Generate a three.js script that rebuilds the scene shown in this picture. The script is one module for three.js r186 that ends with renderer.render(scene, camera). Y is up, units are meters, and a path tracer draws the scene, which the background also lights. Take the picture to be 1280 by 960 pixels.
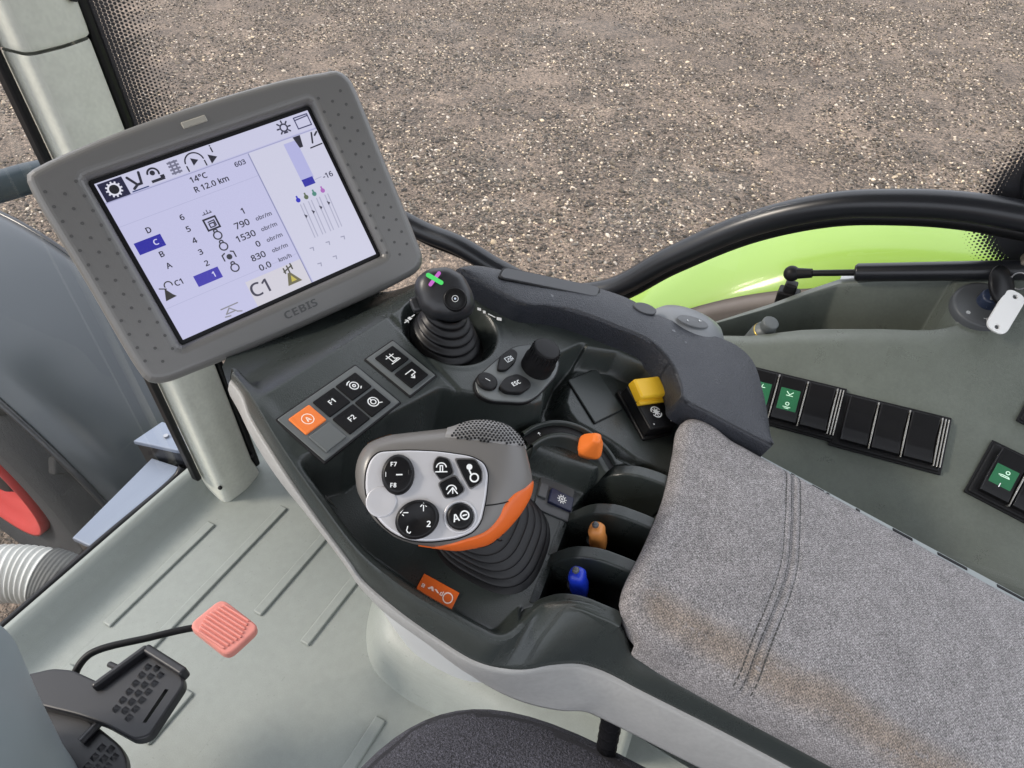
import * as THREE from 'three';
import { RoundedBoxGeometry } from 'three/addons/geometries/RoundedBoxGeometry.js';
import { mergeGeometries, mergeVertices, toCreasedNormals } from 'three/addons/utils/BufferGeometryUtils.js';
import { FontLoader } from 'three/addons/loaders/FontLoader.js';
import { TextGeometry } from 'three/addons/geometries/TextGeometry.js';

/* ------------------------------------------------------------ camera, sky, sun, exposure */
// x = right of the tractor, y = up (cab floor at 0), z = rear of the tractor
const V = (x, y, z) => new THREE.Vector3(x, y, z);
const scene = new THREE.Scene();
const camera = new THREE.PerspectiveCamera(58.9, 4 / 3, 0.02, 400);
camera.position.set(0, 1.12, 0);
camera.lookAt(0.658, 1.12 - 0.669, -0.345);
scene.add(camera);

const renderer = new THREE.WebGLRenderer({ antialias: true });
renderer.toneMapping = THREE.LinearToneMapping;
renderer.toneMappingExposure = 2.2;
renderer.shadowMap.enabled = true;

const SUN = V(-0.38, 0.62, -0.68).normalize();
{ // bright overcast sky
  const w = 256, h = 128, d = new Float32Array(w * h * 4);
  for (let j = 0; j < h; j++) for (let i = 0; i < w; i++) {
    const el = (j + 0.5) / h * Math.PI - Math.PI / 2, az = (i + 0.5) / w * 2 * Math.PI;
    const s = Math.max(0, Math.sin(el));
    const cl = 1 + 0.10 * Math.sin(az * 3 + 4 * s) * Math.sin(el * 9 + az) + 0.06 * Math.sin(az * 7 + 1.3) * Math.cos(el * 15);
    const L = (el > -0.02 ? 0.62 + 0.55 * s : 0.25) * cl, k = (j * w + i) * 4;
    d[k] = L * 0.94; d[k + 1] = L * 0.985; d[k + 2] = L * 1.08; d[k + 3] = 1;
  }
  const t = new THREE.DataTexture(d, w, h, THREE.RGBAFormat, THREE.FloatType);
  t.mapping = THREE.EquirectangularReflectionMapping; t.magFilter = t.minFilter = THREE.LinearFilter; t.needsUpdate = true;
  scene.background = t; scene.environment = t;
}
const sun = new THREE.DirectionalLight(0xfff3e4, 1.5);
sun.position.copy(SUN).multiplyScalar(12); sun.castShadow = true; sun.shadow.radius = 24;
sun.shadow.camera.left = sun.shadow.camera.bottom = -8; sun.shadow.camera.right = sun.shadow.camera.top = 8;
sun.shadow.mapSize.set(2048, 2048);
scene.add(sun); scene.add(sun.target);

/* ------------------------------------------------------------ helpers */
let seed = 1234567;
const rnd = () => { seed |= 0; seed = seed + 0x6D2B79F5 | 0; let t = Math.imul(seed ^ seed >>> 15, 1 | seed); t = t + Math.imul(t ^ t >>> 7, 61 | t) ^ t; return ((t ^ t >>> 14) >>> 0) / 4294967296; };
const lerp = (a, b, t) => a + (b - a) * t, clamp = (x, a = 0, b = 1) => Math.min(b, Math.max(a, x));
const smooth = (a, b, x) => { const t = clamp((x - a) / (b - a)); return t * t * (3 - 2 * t); };
const taken = {};
const numbered = n => { taken[n] = (taken[n] ?? -1) + 1; return taken[n] ? n + '_' + String(taken[n]).padStart(3, '0') : n; };
function part(name, geo, mat, parent, pos, rot) {
  const m = new THREE.Mesh(geo, mat); m.name = name; m.castShadow = m.receiveShadow = true;
  if (pos) m.position.set(...pos); if (rot) m.rotation.set(...rot);
  parent.add(m); return m;
}
function tag(o, label, category, group) { o.userData = { ...o.userData, label, category }; if (group) o.userData.group = group; return o; }
function thing(name, label, category, pos, quat, group) {
  const g = new THREE.Group(); g.name = numbered(name); scene.add(g);
  if (pos) g.position.copy(pos); if (quat) g.quaternion.copy(quat);
  return tag(g, label, category, group);
}
function structure(name, geo, mat) { const m = part(name, geo, mat, scene); m.userData.kind = 'structure'; return m; }
const frame = (x, y, z) => new THREE.Quaternion().setFromRotationMatrix(new THREE.Matrix4().makeBasis(x, y, z));
const merge = l => mergeGeometries(l.map(g => { const n = g.index ? g.toNonIndexed() : g; for (const k of Object.keys(n.attributes)) if (!['position', 'normal', 'uv'].includes(k)) n.deleteAttribute(k); if (!n.attributes.uv) n.setAttribute('uv', new THREE.BufferAttribute(new Float32Array(n.attributes.position.count * 2), 2)); return n; }));
function muv(g) { // uv in metres, by the dominant direction of each vertex
  const p = g.attributes.position, n = g.attributes.normal, uv = new Float32Array(p.count * 2);
  for (let i = 0; i < p.count; i++) {
    const a = Math.abs(n.getX(i)), b = Math.abs(n.getY(i)), c = Math.abs(n.getZ(i));
    const [u, v] = b >= a && b >= c ? [p.getX(i), p.getZ(i)] : a >= c ? [p.getZ(i), p.getY(i)] : [p.getX(i), p.getY(i)];
    uv[i * 2] = u; uv[i * 2 + 1] = v;
  }
  g.setAttribute('uv', new THREE.BufferAttribute(uv, 2)); return g;
}
const rbox = (w, h, d, r = 0.002, s = 3) => new RoundedBoxGeometry(w, h, d, s, Math.min(r, w / 2.01, h / 2.01, d / 2.01));
const poly = pts => new THREE.Shape(pts.map(p => new THREE.Vector2(p[0], p[1])));
function roundPoly(pts, r, n = 5) { // corner-rounded outline
  const out = [], N = pts.length;
  for (let i = 0; i < N; i++) {
    const p = new THREE.Vector2(...pts[i]), a = new THREE.Vector2(...pts[(i + N - 1) % N]), b = new THREE.Vector2(...pts[(i + 1) % N]);
    const da = a.clone().sub(p), db = b.clone().sub(p), k = Math.min(r, da.length() * 0.45, db.length() * 0.45);
    const s = p.clone().addScaledVector(da.normalize(), k), e = p.clone().addScaledVector(db.normalize(), k);
    for (let j = 0; j <= n; j++) { const t = j / n; out.push([(1 - t) ** 2 * s.x + 2 * t * (1 - t) * p.x + t * t * e.x, (1 - t) ** 2 * s.y + 2 * t * (1 - t) * p.y + t * t * e.y]); }
  }
  return out;
}
// prism standing on the xy plane of the outline, rising along +z
function prism(pts, depth, bevel = 0, holes = [], seg = 3) {
  const s = poly(pts); for (const h of holes) s.holes.push(new THREE.Path(h.map(p => new THREE.Vector2(p[0], p[1]))));
  const g = new THREE.ExtrudeGeometry(s, { depth: Math.max(1e-5, depth - bevel), bevelEnabled: bevel > 0, bevelSize: bevel, bevelOffset: -bevel, bevelThickness: bevel, bevelSegments: seg, curveSegments: 8 });
  return g;
}
// the same for outlines in (right, forward) of the console: rises along +y
const flatPrism = (rf, depth, bevel, holes) => prism(rf, depth, bevel, holes).rotateX(-Math.PI / 2);
const tube = (pts, r, seg = 60, rad = 14, closed = false) => new THREE.TubeGeometry(new THREE.CatmullRomCurve3(pts.map(p => p.isVector3 ? p : V(...p)), closed, 'centripetal'), seg, r, rad, closed);
const lathe = (pts, seg = 40) => new THREE.LatheGeometry(pts.map(p => new THREE.Vector2(p[0], p[1])), seg);
// rows of points -> smooth sheet; wrap joins the last column to the first
function sheet(rows, wrap = false, flip = false, caps = false) {
  const R = rows.length, Cn = rows[0].length, pos = [], uv = [], idx = [];
  for (let i = 0; i < R; i++) for (let j = 0; j < Cn; j++) { const p = rows[i][j]; pos.push(p.x, p.y, p.z); uv.push(j / (Cn - 1), i / (R - 1)); }
  const q = (a, b, c, d) => flip ? idx.push(a, c, b, b, c, d) : idx.push(a, b, c, b, d, c);
  for (let i = 0; i < R - 1; i++) for (let j = 0; j < (wrap ? Cn : Cn - 1); j++) { const k = (j + 1) % Cn; q(i * Cn + j, i * Cn + k, (i + 1) * Cn + j, (i + 1) * Cn + k); }
  if (caps) for (const i of [0, R - 1]) {
    const c = V(0, 0, 0); rows[i].forEach(p => c.add(p)); c.divideScalar(Cn); pos.push(c.x, c.y, c.z); uv.push(0.5, 0.5);
    const ci = pos.length / 3 - 1;
    for (let j = 0; j < Cn; j++) { const k = (j + 1) % Cn; ((i === 0) !== flip) ? idx.push(ci, i * Cn + k, i * Cn + j) : idx.push(ci, i * Cn + j, i * Cn + k); }
  }
  const g = new THREE.BufferGeometry(); g.setAttribute('position', new THREE.Float32BufferAttribute(pos, 3)); g.setAttribute('uv', new THREE.Float32BufferAttribute(uv, 2)); g.setIndex(idx); g.computeVertexNormals(); return g;
}
const inside = (poly, x, y) => { let c = false; for (let i = 0, j = poly.length - 1; i < poly.length; j = i++) { const [xi, yi] = poly[i], [xj, yj] = poly[j]; if ((yi > y) !== (yj > y) && x < (xj - xi) * (y - yi) / (yj - yi) + xi) c = !c; } return c; };
function nearest(poly, x, y, open = false) { // [distance, px, py, index along]
  let best = [1e9, 0, 0, 0];
  for (let i = 0, n = poly.length - (open ? 1 : 0); i < n; i++) {
    const [ax, ay] = poly[i], [bx, by] = poly[(i + 1) % poly.length], dx = bx - ax, dy = by - ay;
    const t = clamp(((x - ax) * dx + (y - ay) * dy) / (dx * dx + dy * dy || 1)), px = ax + dx * t, py = ay + dy * t, d = Math.hypot(x - px, y - py);
    if (d < best[0]) best = [d, px, py, i + t];
  }
  return best;
}
const sd = (poly, x, y) => (inside(poly, x, y) ? 1 : -1) * nearest(poly, x, y)[0]; // > 0 inside
// moulded surface over an outline in (right, forward): height(r, f, distance to the edge); uv in metres
function moulded(outline, step, height) {
  const xs = outline.map(p => p[0]), ys = outline.map(p => p[1]);
  const x0 = Math.min(...xs) - step, x1 = Math.max(...xs) + step, y0 = Math.min(...ys) - step, y1 = Math.max(...ys) + step;
  const nx = Math.ceil((x1 - x0) / step) + 1, ny = Math.ceil((y1 - y0) / step) + 1, ins = new Uint8Array(nx * ny), map = new Int32Array(nx * ny).fill(-1);
  for (let j = 0; j < ny; j++) for (let i = 0; i < nx; i++) ins[j * nx + i] = inside(outline, x0 + i * step, y0 + j * step) ? 1 : 0;
  const pos = [], uv = [], idx = [];
  const vert = k => {
    if (map[k] >= 0) return map[k];
    let x = x0 + (k % nx) * step, y = y0 + Math.floor(k / nx) * step; const n = nearest(outline, x, y); let d = n[0];
    if (!ins[k]) { x = n[1]; y = n[2]; d = 0; }
    pos.push(x, height(x, y, d), -y); uv.push(x, y); return map[k] = pos.length / 3 - 1;
  };
  for (let j = 0; j < ny - 1; j++) for (let i = 0; i < nx - 1; i++) {
    const a = j * nx + i, b = a + 1, c = a + nx, d = c + 1;
    if (ins[a] + ins[b] + ins[c] + ins[d] === 0) continue;
    idx.push(vert(a), vert(b), vert(c), vert(b), vert(d), vert(c));
  }
  const g = new THREE.BufferGeometry(); g.setAttribute('position', new THREE.Float32BufferAttribute(pos, 3)); g.setAttribute('uv', new THREE.Float32BufferAttribute(uv, 2)); g.setIndex(idx); g.computeVertexNormals(); return g;
}
// curve with falling second coordinate, sampled at n even steps of it
function sampler(pts, n) {
  const c = new THREE.CatmullRomCurve3(pts.map(p => V(...p)), false, 'centripetal').getPoints(900), out = [];
  const f0 = c[0].y, f1 = c[c.length - 1].y;
  for (let i = 0, k = 0; i < n; i++) { const f = lerp(f0, f1, i / (n - 1)); while (k < c.length - 2 && c[k + 1].y > f) k++; const t = clamp((c[k].y - f) / ((c[k].y - c[k + 1].y) || 1)); out.push(c[k].clone().lerp(c[k + 1], t)); }
  return out; // x = right, y = forward, z = height
}
const L = p => V(p.x, p.z, -p.y); // console (right, forward, height) to console-local xyz
const even = (pts, n) => new THREE.CatmullRomCurve3(pts.map(p => V(p[0], p[1], p[2] ?? 0)), false, 'centripetal').getSpacedPoints(n - 1);

/* ------------------------------------------------------------ textures and materials */
const hash = (x, y, s = 0) => { let h = Math.imul(x, 374761393) + Math.imul(y, 668265263) + Math.imul(s, 974711) | 0; h = Math.imul(h ^ h >>> 13, 1274126177); return ((h ^ h >>> 16) >>> 0) / 4294967296; };
const vnoise = (x, y, per, s) => { const xi = Math.floor(x), yi = Math.floor(y), fx = x - xi, fy = y - yi, u = fx * fx * (3 - 2 * fx), v = fy * fy * (3 - 2 * fy), m = a => ((a % per) + per) % per; return lerp(lerp(hash(m(xi), m(yi), s), hash(m(xi + 1), m(yi), s), u), lerp(hash(m(xi), m(yi + 1), s), hash(m(xi + 1), m(yi + 1), s), u), v); };
function dataTex(w, h, fn, srgb = false, wrap = true) {
  const d = new Uint8Array(w * h * 4);
  for (let j = 0; j < h; j++) for (let i = 0; i < w; i++) { const c = fn(i, j), k = (j * w + i) * 4; const v = typeof c === 'number' ? [c, c, c, 1] : c; for (let q = 0; q < 4; q++) d[k + q] = clamp(v[q] ?? 1) * 255; }
  const t = new THREE.DataTexture(d, w, h); t.magFilter = THREE.LinearFilter; t.minFilter = THREE.LinearMipmapLinearFilter; t.generateMipmaps = true;
  if (wrap) t.wrapS = t.wrapT = THREE.RepeatWrapping; if (srgb) t.colorSpace = THREE.SRGBColorSpace; t.needsUpdate = true; return t;
}
const rep = (t, size) => { const c = t.clone(); c.repeat.set(1 / size, 1 / size); c.needsUpdate = true; return c; };
const grainT = dataTex(512, 512, (i, j) => 0.5 * vnoise(i / 4, j / 4, 128, 1) + 0.3 * vnoise(i / 2, j / 2, 256, 2) + 0.2 * hash(i, j, 3));
const leatherT = dataTex(512, 512, (i, j) => { const a = vnoise(i / 7, j / 7, 512 / 7 | 0, 5), b = vnoise(i / 3, j / 3, 512 / 3 | 0, 6); return clamp(0.65 * smooth(0.25, 0.75, a) + 0.35 * b); });
const blotchT = dataTex(512, 512, (i, j) => { const v = 0.91 + 0.03 * vnoise(i / 64, j / 64, 8, 11) + 0.03 * vnoise(i / 16, j / 16, 32, 12) + 0.045 * vnoise(i / 3, j / 3, 170, 13); return [v, v, v, 1]; }, true);
const weaveT = dataTex(512, 512, (i, j) => { const v = 0.55 * vnoise(i / 5, j / 5, 102, 21) + 0.45 * vnoise(i / 2.5, j / 2.5, 204, 22); return v; });
const smudgeT = dataTex(512, 512, (i, j) => { const a = vnoise(i / 48, j / 48, 11, 61), b = vnoise(i / 12, j / 20, 43, 62), c = hash(i, j, 63); return clamp(0.72 + 0.3 * a + 0.12 * (b - 0.5) + 0.1 * (c - 0.5)); });
const floorT = dataTex(1024, 1024, (i, j) => {
  let v = 0.92 + 0.03 * vnoise(i / 9, j / 9, 113, 51) + 0.03 * (hash(i, j, 52) - 0.5); const s = vnoise(i / 3.1, j / 2.7, 330, 53), m = vnoise(i / 60, j / 60, 17, 54), sc = vnoise(i / 40, j / 3, 340, 55);
  if (s > 0.955 && m > 0.45) v -= 0.09; if (sc > 0.94 && m > 0.55) v -= 0.04;
  return [v, v, v, 1]; }, true);
const speckT = dataTex(512, 512, (i, j) => { const v = 0.35 + 0.45 * vnoise(i / 3, j / 3, 170, 91) + 0.25 * (hash(i >> 1, j >> 1, 92) - 0.5); return [v, v, v, 1]; }, true);
const rgb = (r, g, b) => new THREE.Color().setRGB(r, g, b);
const mat = (c, rough = 0.5, o = {}) => new THREE.MeshStandardMaterial({ color: Array.isArray(c) ? rgb(...c) : c, roughness: rough, ...o });
const M = {
  console: mat([0.033, 0.040, 0.038], 0.36, { bumpMap: rep(grainT, 0.06), bumpScale: 0.00012, map: rep(blotchT, 0.3), roughnessMap: rep(smudgeT, 0.3) }),
  consoleEdge: mat([0.033, 0.040, 0.038], 0.34),
  skirt: mat([0.36, 0.36, 0.35], 0.45, { bumpMap: rep(grainT, 0.06), bumpScale: 0.00008, map: rep(blotchT, 0.35) }),
  rail: mat([0.022, 0.025, 0.033], 0.38, { bumpMap: rep(leatherT, 0.045), bumpScale: 0.00028, roughnessMap: rep(smudgeT, 0.25) }),
  railLid: mat([0.045, 0.047, 0.052], 0.42),
  plate: mat([0.11, 0.12, 0.12], 0.42),
  keypad: mat([0.075, 0.08, 0.085], 0.42),
  black: new THREE.MeshPhysicalMaterial({ color: rgb(0.008, 0.008, 0.009), roughness: 0.5, specularIntensity: 0.5 }),
  blackGloss: new THREE.MeshPhysicalMaterial({ color: rgb(0.007, 0.007, 0.008), roughness: 0.38, specularIntensity: 0.55 }),
  keyBlack: new THREE.MeshPhysicalMaterial({ color: rgb(0.006, 0.006, 0.007), roughness: 0.6, specularIntensity: 0.35 }),
  rubber: new THREE.MeshPhysicalMaterial({ color: rgb(0.006, 0.006, 0.007), roughness: 0.4, specularIntensity: 0.6 }),
  orange: mat([0.75, 0.14, 0.02], 0.42),
  orangeKey: mat([0.85, 0.2, 0.03], 0.5),
  amber: mat([0.62, 0.24, 0.06], 0.45),
  yellow: mat([0.8, 0.48, 0.02], 0.45),
  blue: mat([0.01, 0.035, 0.45], 0.38),
  headGrey: mat([0.155, 0.148, 0.14], 0.32),
  gripGrey: mat([0.24, 0.235, 0.23], 0.4),
  silver: mat([0.58, 0.58, 0.60], 0.34, { metalness: 0.25 }),
  cap: mat([0.02, 0.021, 0.024], 0.38),
  monitor: mat([0.17, 0.167, 0.16], 0.36, { metalness: 0.15, bumpMap: rep(grainT, 0.05), bumpScale: 0.00006 }),
  monitorDark: mat([0.04, 0.04, 0.042], 0.5),
  dimple: mat([0.08, 0.078, 0.076], 0.6),
  floor: mat([0.30, 0.325, 0.30], 0.45, { map: rep(floorT, 1.1), bumpMap: rep(grainT, 0.08), bumpScale: 0.0002 }),
  pillar: mat([0.66, 0.67, 0.59], 0.5, { map: rep(blotchT, 0.6) }),
  sideConsole: mat([0.13, 0.145, 0.125], 0.38, { map: rep(blotchT, 0.35), bumpMap: rep(grainT, 0.06), bumpScale: 0.00012, roughnessMap: rep(smudgeT, 0.37) }),
  frame: mat([0.012, 0.013, 0.016], 0.3),
  chrome: mat([0.6, 0.58, 0.54], 0.25, { metalness: 0.9 }),
  steel: mat([0.35, 0.35, 0.36], 0.35, { metalness: 0.9 }),
  lime: new THREE.MeshPhysicalMaterial({ color: rgb(0.35, 0.56, 0.07), roughness: 0.42, clearcoat: 0.7, clearcoatRoughness: 0.12 }),
  tyre: mat([0.022, 0.022, 0.023], 0.75, { bumpMap: rep(grainT, 0.2), bumpScale: 0.002 }),
  guard: mat([0.035, 0.042, 0.048], 0.3),
  redRim: mat([0.42, 0.04, 0.035], 0.4),
  bluePlate: mat([0.17, 0.2, 0.26], 0.4),
  hose: mat([0.5, 0.5, 0.47], 0.5),
  hoseNet: mat([0.09, 0.09, 0.085], 0.6),
  pedalBlack: mat([0.016, 0.016, 0.019], 0.42),
  pedalPink: mat([0.66, 0.24, 0.2], 0.42),
  column: mat([0.26, 0.3, 0.32], 0.5),
  paleGrey: mat([0.5, 0.51, 0.52], 0.4),
  seat: mat([0.15, 0.15, 0.19], 0.95, { map: rep(speckT, 0.12), bumpMap: rep(weaveT, 0.12), bumpScale: 0.0012 }),
  tagWhite: mat([0.72, 0.72, 0.7], 0.45),
  greenPrint: mat([0.012, 0.13, 0.05], 0.5),
  glass: new THREE.MeshPhysicalMaterial({ color: rgb(1, 1, 1), transmission: 1, thickness: 0, roughness: 0.0, ior: 1.45 }),
  marks: mat([0.35, 0.36, 0.38], 0.5),
  thread: mat([0.06, 0.06, 0.055], 0.9),
};

/* printed symbols: one sheet of cells, white on clear */
const atlas = document.createElement('canvas'); atlas.width = atlas.height = 1024;
const A = atlas.getContext('2d'); A.clearRect(0, 0, 1024, 1024);
const atlasT = new THREE.CanvasTexture(atlas); atlasT.colorSpace = THREE.SRGBColorSpace;
const M_print = new THREE.MeshStandardMaterial({ map: atlasT, transparent: true, roughness: 0.6 });
let cellNo = 0;
function printCell(draw) {
  const n = cellNo++, x = n % 8 * 128, y = Math.floor(n / 8) * 128;
  A.save(); A.translate(x, y); A.beginPath(); A.rect(1, 1, 126, 126); A.clip(); A.translate(64, 64);
  A.strokeStyle = A.fillStyle = '#e9ecec'; A.lineWidth = 8; A.lineCap = A.lineJoin = 'round'; A.textAlign = 'center'; A.textBaseline = 'middle'; A.font = 'bold 52px sans-serif';
  draw(A); A.restore();
  return (w, h) => { const g = new THREE.PlaneGeometry(w, h), uv = g.attributes.uv; for (let i = 0; i < 4; i++) uv.setXY(i, (x + 2 + uv.getX(i) * 124) / 1024, 1 - (y + 2 + (1 - uv.getY(i)) * 124) / 1024); return g; };
}
const seg = (c, ...p) => { c.beginPath(); p.forEach((q, i) => i ? c.lineTo(...q) : c.moveTo(...q)); c.stroke(); };
const ring = (c, x, y, r, a = 0, b = Math.PI * 2) => { c.beginPath(); c.arc(x, y, r, a, b); c.stroke(); };
const txt = (s, size = 52, color) => printCell(c => { c.font = `bold ${size}px sans-serif`; if (color) c.fillStyle = color; c.fillText(s, 0, 0); });
const P = {
  circA: printCell(c => { c.strokeStyle = c.fillStyle = '#ffe9d8'; c.lineWidth = 6; ring(c, 0, 0, 38); c.font = 'bold 50px sans-serif'; c.fillText('A', 0, 3); }),
  f1: txt('F1'), f2: txt('F2'),
  gearUp: printCell(c => { ring(c, 0, 0, 30); ring(c, 0, 0, 10); seg(c, [-34, -34], [-20, -44], [0, -46]); seg(c, [34, 34], [20, 44]); }),
  clock: printCell(c => { ring(c, 0, 0, 36); ring(c, 0, 0, 18); seg(c, [0, -36], [0, -18]); seg(c, [24, 30], [44, 40]); }),
  implement: printCell(c => { seg(c, [-40, -20], [30, -20]); seg(c, [-20, -36], [-20, 24], [20, 24]); seg(c, [10, -34], [10, 10], [36, 26]); seg(c, [-40, 34], [40, 34]); }),
  flow: printCell(c => { seg(c, [-36, -24], [30, -24], [30, 6], [-10, 6], [-10, 30]); seg(c, [-24, 18], [-10, 34], [6, 18]); }),
  camera: printCell(c => { c.strokeRect(-34, -22, 56, 44); seg(c, [22, -6], [40, -20], [40, 18], [22, 6]); seg(c, [-16, 10], [0, -8], [12, 10]); }),
  bar: printCell(c => { seg(c, [0, -26], [0, 26]); }),
  esc: txt('ESC', 44),
  pto: printCell(c => { ring(c, 0, 0, 36, 0.4, 2.6); ring(c, 0, 0, 36, 3.4, 5.9); c.beginPath(); c.arc(0, 0, 17, 0, 7); c.fill(); for (let k = 0; k < 8; k++) seg(c, [12 * Math.cos(k * .785), 12 * Math.sin(k * .785)], [25 * Math.cos(k * .785), 25 * Math.sin(k * .785)]); }),
  tri: printCell(c => { c.beginPath(); c.moveTo(-22, 20); c.lineTo(22, 20); c.lineTo(0, -22); c.fill(); }),
  gear: printCell(c => { ring(c, 0, 0, 24); ring(c, 0, 0, 8); for (let k = 0; k < 10; k++) seg(c, [26 * Math.cos(k * .628), 26 * Math.sin(k * .628)], [42 * Math.cos(k * .628), 42 * Math.sin(k * .628)]); }),
  f7: txt('F7', 58), f8: txt('F8', 58), dash: printCell(c => { c.fillRect(-30, -10, 60, 20); }),
  arrowsV: printCell(c => { seg(c, [-18, -30], [-26, 0], [-8, 26]); seg(c, [-20, 14], [-8, 28], [4, 12]); }),
  arrowL: printCell(c => { seg(c, [30, -6], [-24, -6]); seg(c, [-4, -26], [-26, -6], [-4, 16]); }),
  arrowU: printCell(c => { seg(c, [0, 30], [0, -26]); seg(c, [-22, -4], [0, -28], [22, -4]); }),
  number2: txt('2', 66),
  lift: printCell(c => { ring(c, 0, 8, 32, 3.3, 6.1); seg(c, [-8, 30], [-8, -6], [8, -6], [8, 30]); seg(c, [-36, 34], [36, 34]); }),
  lower: printCell(c => { ring(c, -4, 10, 32, 3.3, 6.1); seg(c, [-28, 32], [4, -6], [34, 32]); seg(c, [4, -6], [4, 30]); }),
  dots: printCell(c => { c.beginPath(); c.arc(-10, -28, 15, 0, 7); c.fill(); ring(c, 14, 26, 20); seg(c, [-10, -10], [0, 12]); }),
  ao: printCell(c => { c.font = 'bold 62px sans-serif'; c.fillText('A', -26, 2); c.lineWidth = 9; ring(c, 28, 0, 24); seg(c, [18, 0], [38, 0]); }),
  swing: printCell(c => { c.lineWidth = 7; ring(c, 0, 0, 30, 0.2, 4.5); seg(c, [0, -8], [20, 10]); }),
  crossX: printCell(c => { c.lineWidth = 20; c.strokeStyle = '#c767c9'; seg(c, [-26, 26], [26, -26]); c.strokeStyle = '#4fe06c'; c.lineWidth = 24; seg(c, [-30, -24], [30, 24]); }),
  dotRing: printCell(c => { c.lineWidth = 6; ring(c, 0, 0, 40); c.fillStyle = '#c9d6e6'; c.beginPath(); c.arc(0, 0, 14, 0, 7); c.fill(); }),
  legendA: printCell(c => { c.lineWidth = 7; seg(c, [-52, 8], [-20, 8]); seg(c, [-30, -4], [-18, 8], [-30, 20]); c.fillRect(-8, -6, 24, 22); seg(c, [26, 4], [52, 4]); }),
  legendB: printCell(c => { c.lineWidth = 7; c.fillRect(-54, -20, 16, 16); c.fillRect(-30, -10, 12, 16); seg(c, [-6, 4], [20, 14]); c.fillRect(28, 10, 22, 18); }),
  seatA: printCell(c => { c.strokeStyle = c.fillStyle = '#d5ffe0'; ring(c, 0, -16, 16); seg(c, [-34, 20], [34, 20]); seg(c, [-20, 34], [20, 34]); }),
  seatB: printCell(c => { c.strokeStyle = c.fillStyle = '#d5ffe0'; seg(c, [-30, -20], [0, 10], [30, -20]); seg(c, [-30, 20], [30, 20]); }),
  seatC: printCell(c => { c.strokeStyle = c.fillStyle = '#d5ffe0'; for (let k = 0; k < 5; k++) seg(c, [0, 0], [34 * Math.cos(k * 1.256), 34 * Math.sin(k * 1.256)]); }),
  beacon: printCell(c => { c.strokeStyle = c.fillStyle = '#d9ffe4'; ring(c, 14, -22, 15); seg(c, [-44, 22], [-18, 14], [34, 14], [44, 26], [-30, 30]); }),
  stop: printCell(c => { c.strokeStyle = c.fillStyle = '#ffe4d6'; c.lineWidth = 8; c.save(); c.scale(0.52, 1); ring(c, 74, 8, 30); c.restore(); c.save(); c.scale(0.55, 1); c.font = 'bold 40px sans-serif'; c.fillText('\u0432', -92, 10); c.fillText('d', 26, 2); c.restore(); seg(c, [-30, 12], [-22, -4], [-16, 12]); seg(c, [-8, -2], [2, 8]); }),
  tick: printCell(c => { c.fillStyle = '#8a8d92'; c.strokeStyle = '#9a9da2'; c.lineWidth = 6; seg(c, [-20, 22], [20, 22], [14, -24], [-20, 22]); }),
  hazard: printCell(c => { seg(c, [-28, 16], [28, 16]); seg(c, [0, -28], [0, 6]); }),
};
// a symbol lying on a face; up = +z of its parent face
function symbol(p, w, h, parent, pos, rot) { return part('printed_symbol', p(w, h), M_print, parent, pos, rot); }
const onTop = [-Math.PI / 2, 0, 0];

/* console frame: the armrest console is toed in 7.5 degrees and raised 21 degrees to the front */
const eF = V(-0.122, 0.358, -0.926).normalize(), eR = new THREE.Vector3().crossVectors(eF, V(0, 1, 0)).normalize(), eN = new THREE.Vector3().crossVectors(eR, eF);
const O = V(0.3135, 0.7111, -0.0583), QC = frame(eR, eN, eF.clone().negate());
const con = (r, f, h) => O.clone().addScaledVector(eR, r).addScaledVector(eF, f).addScaledVector(eN, h);

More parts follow.
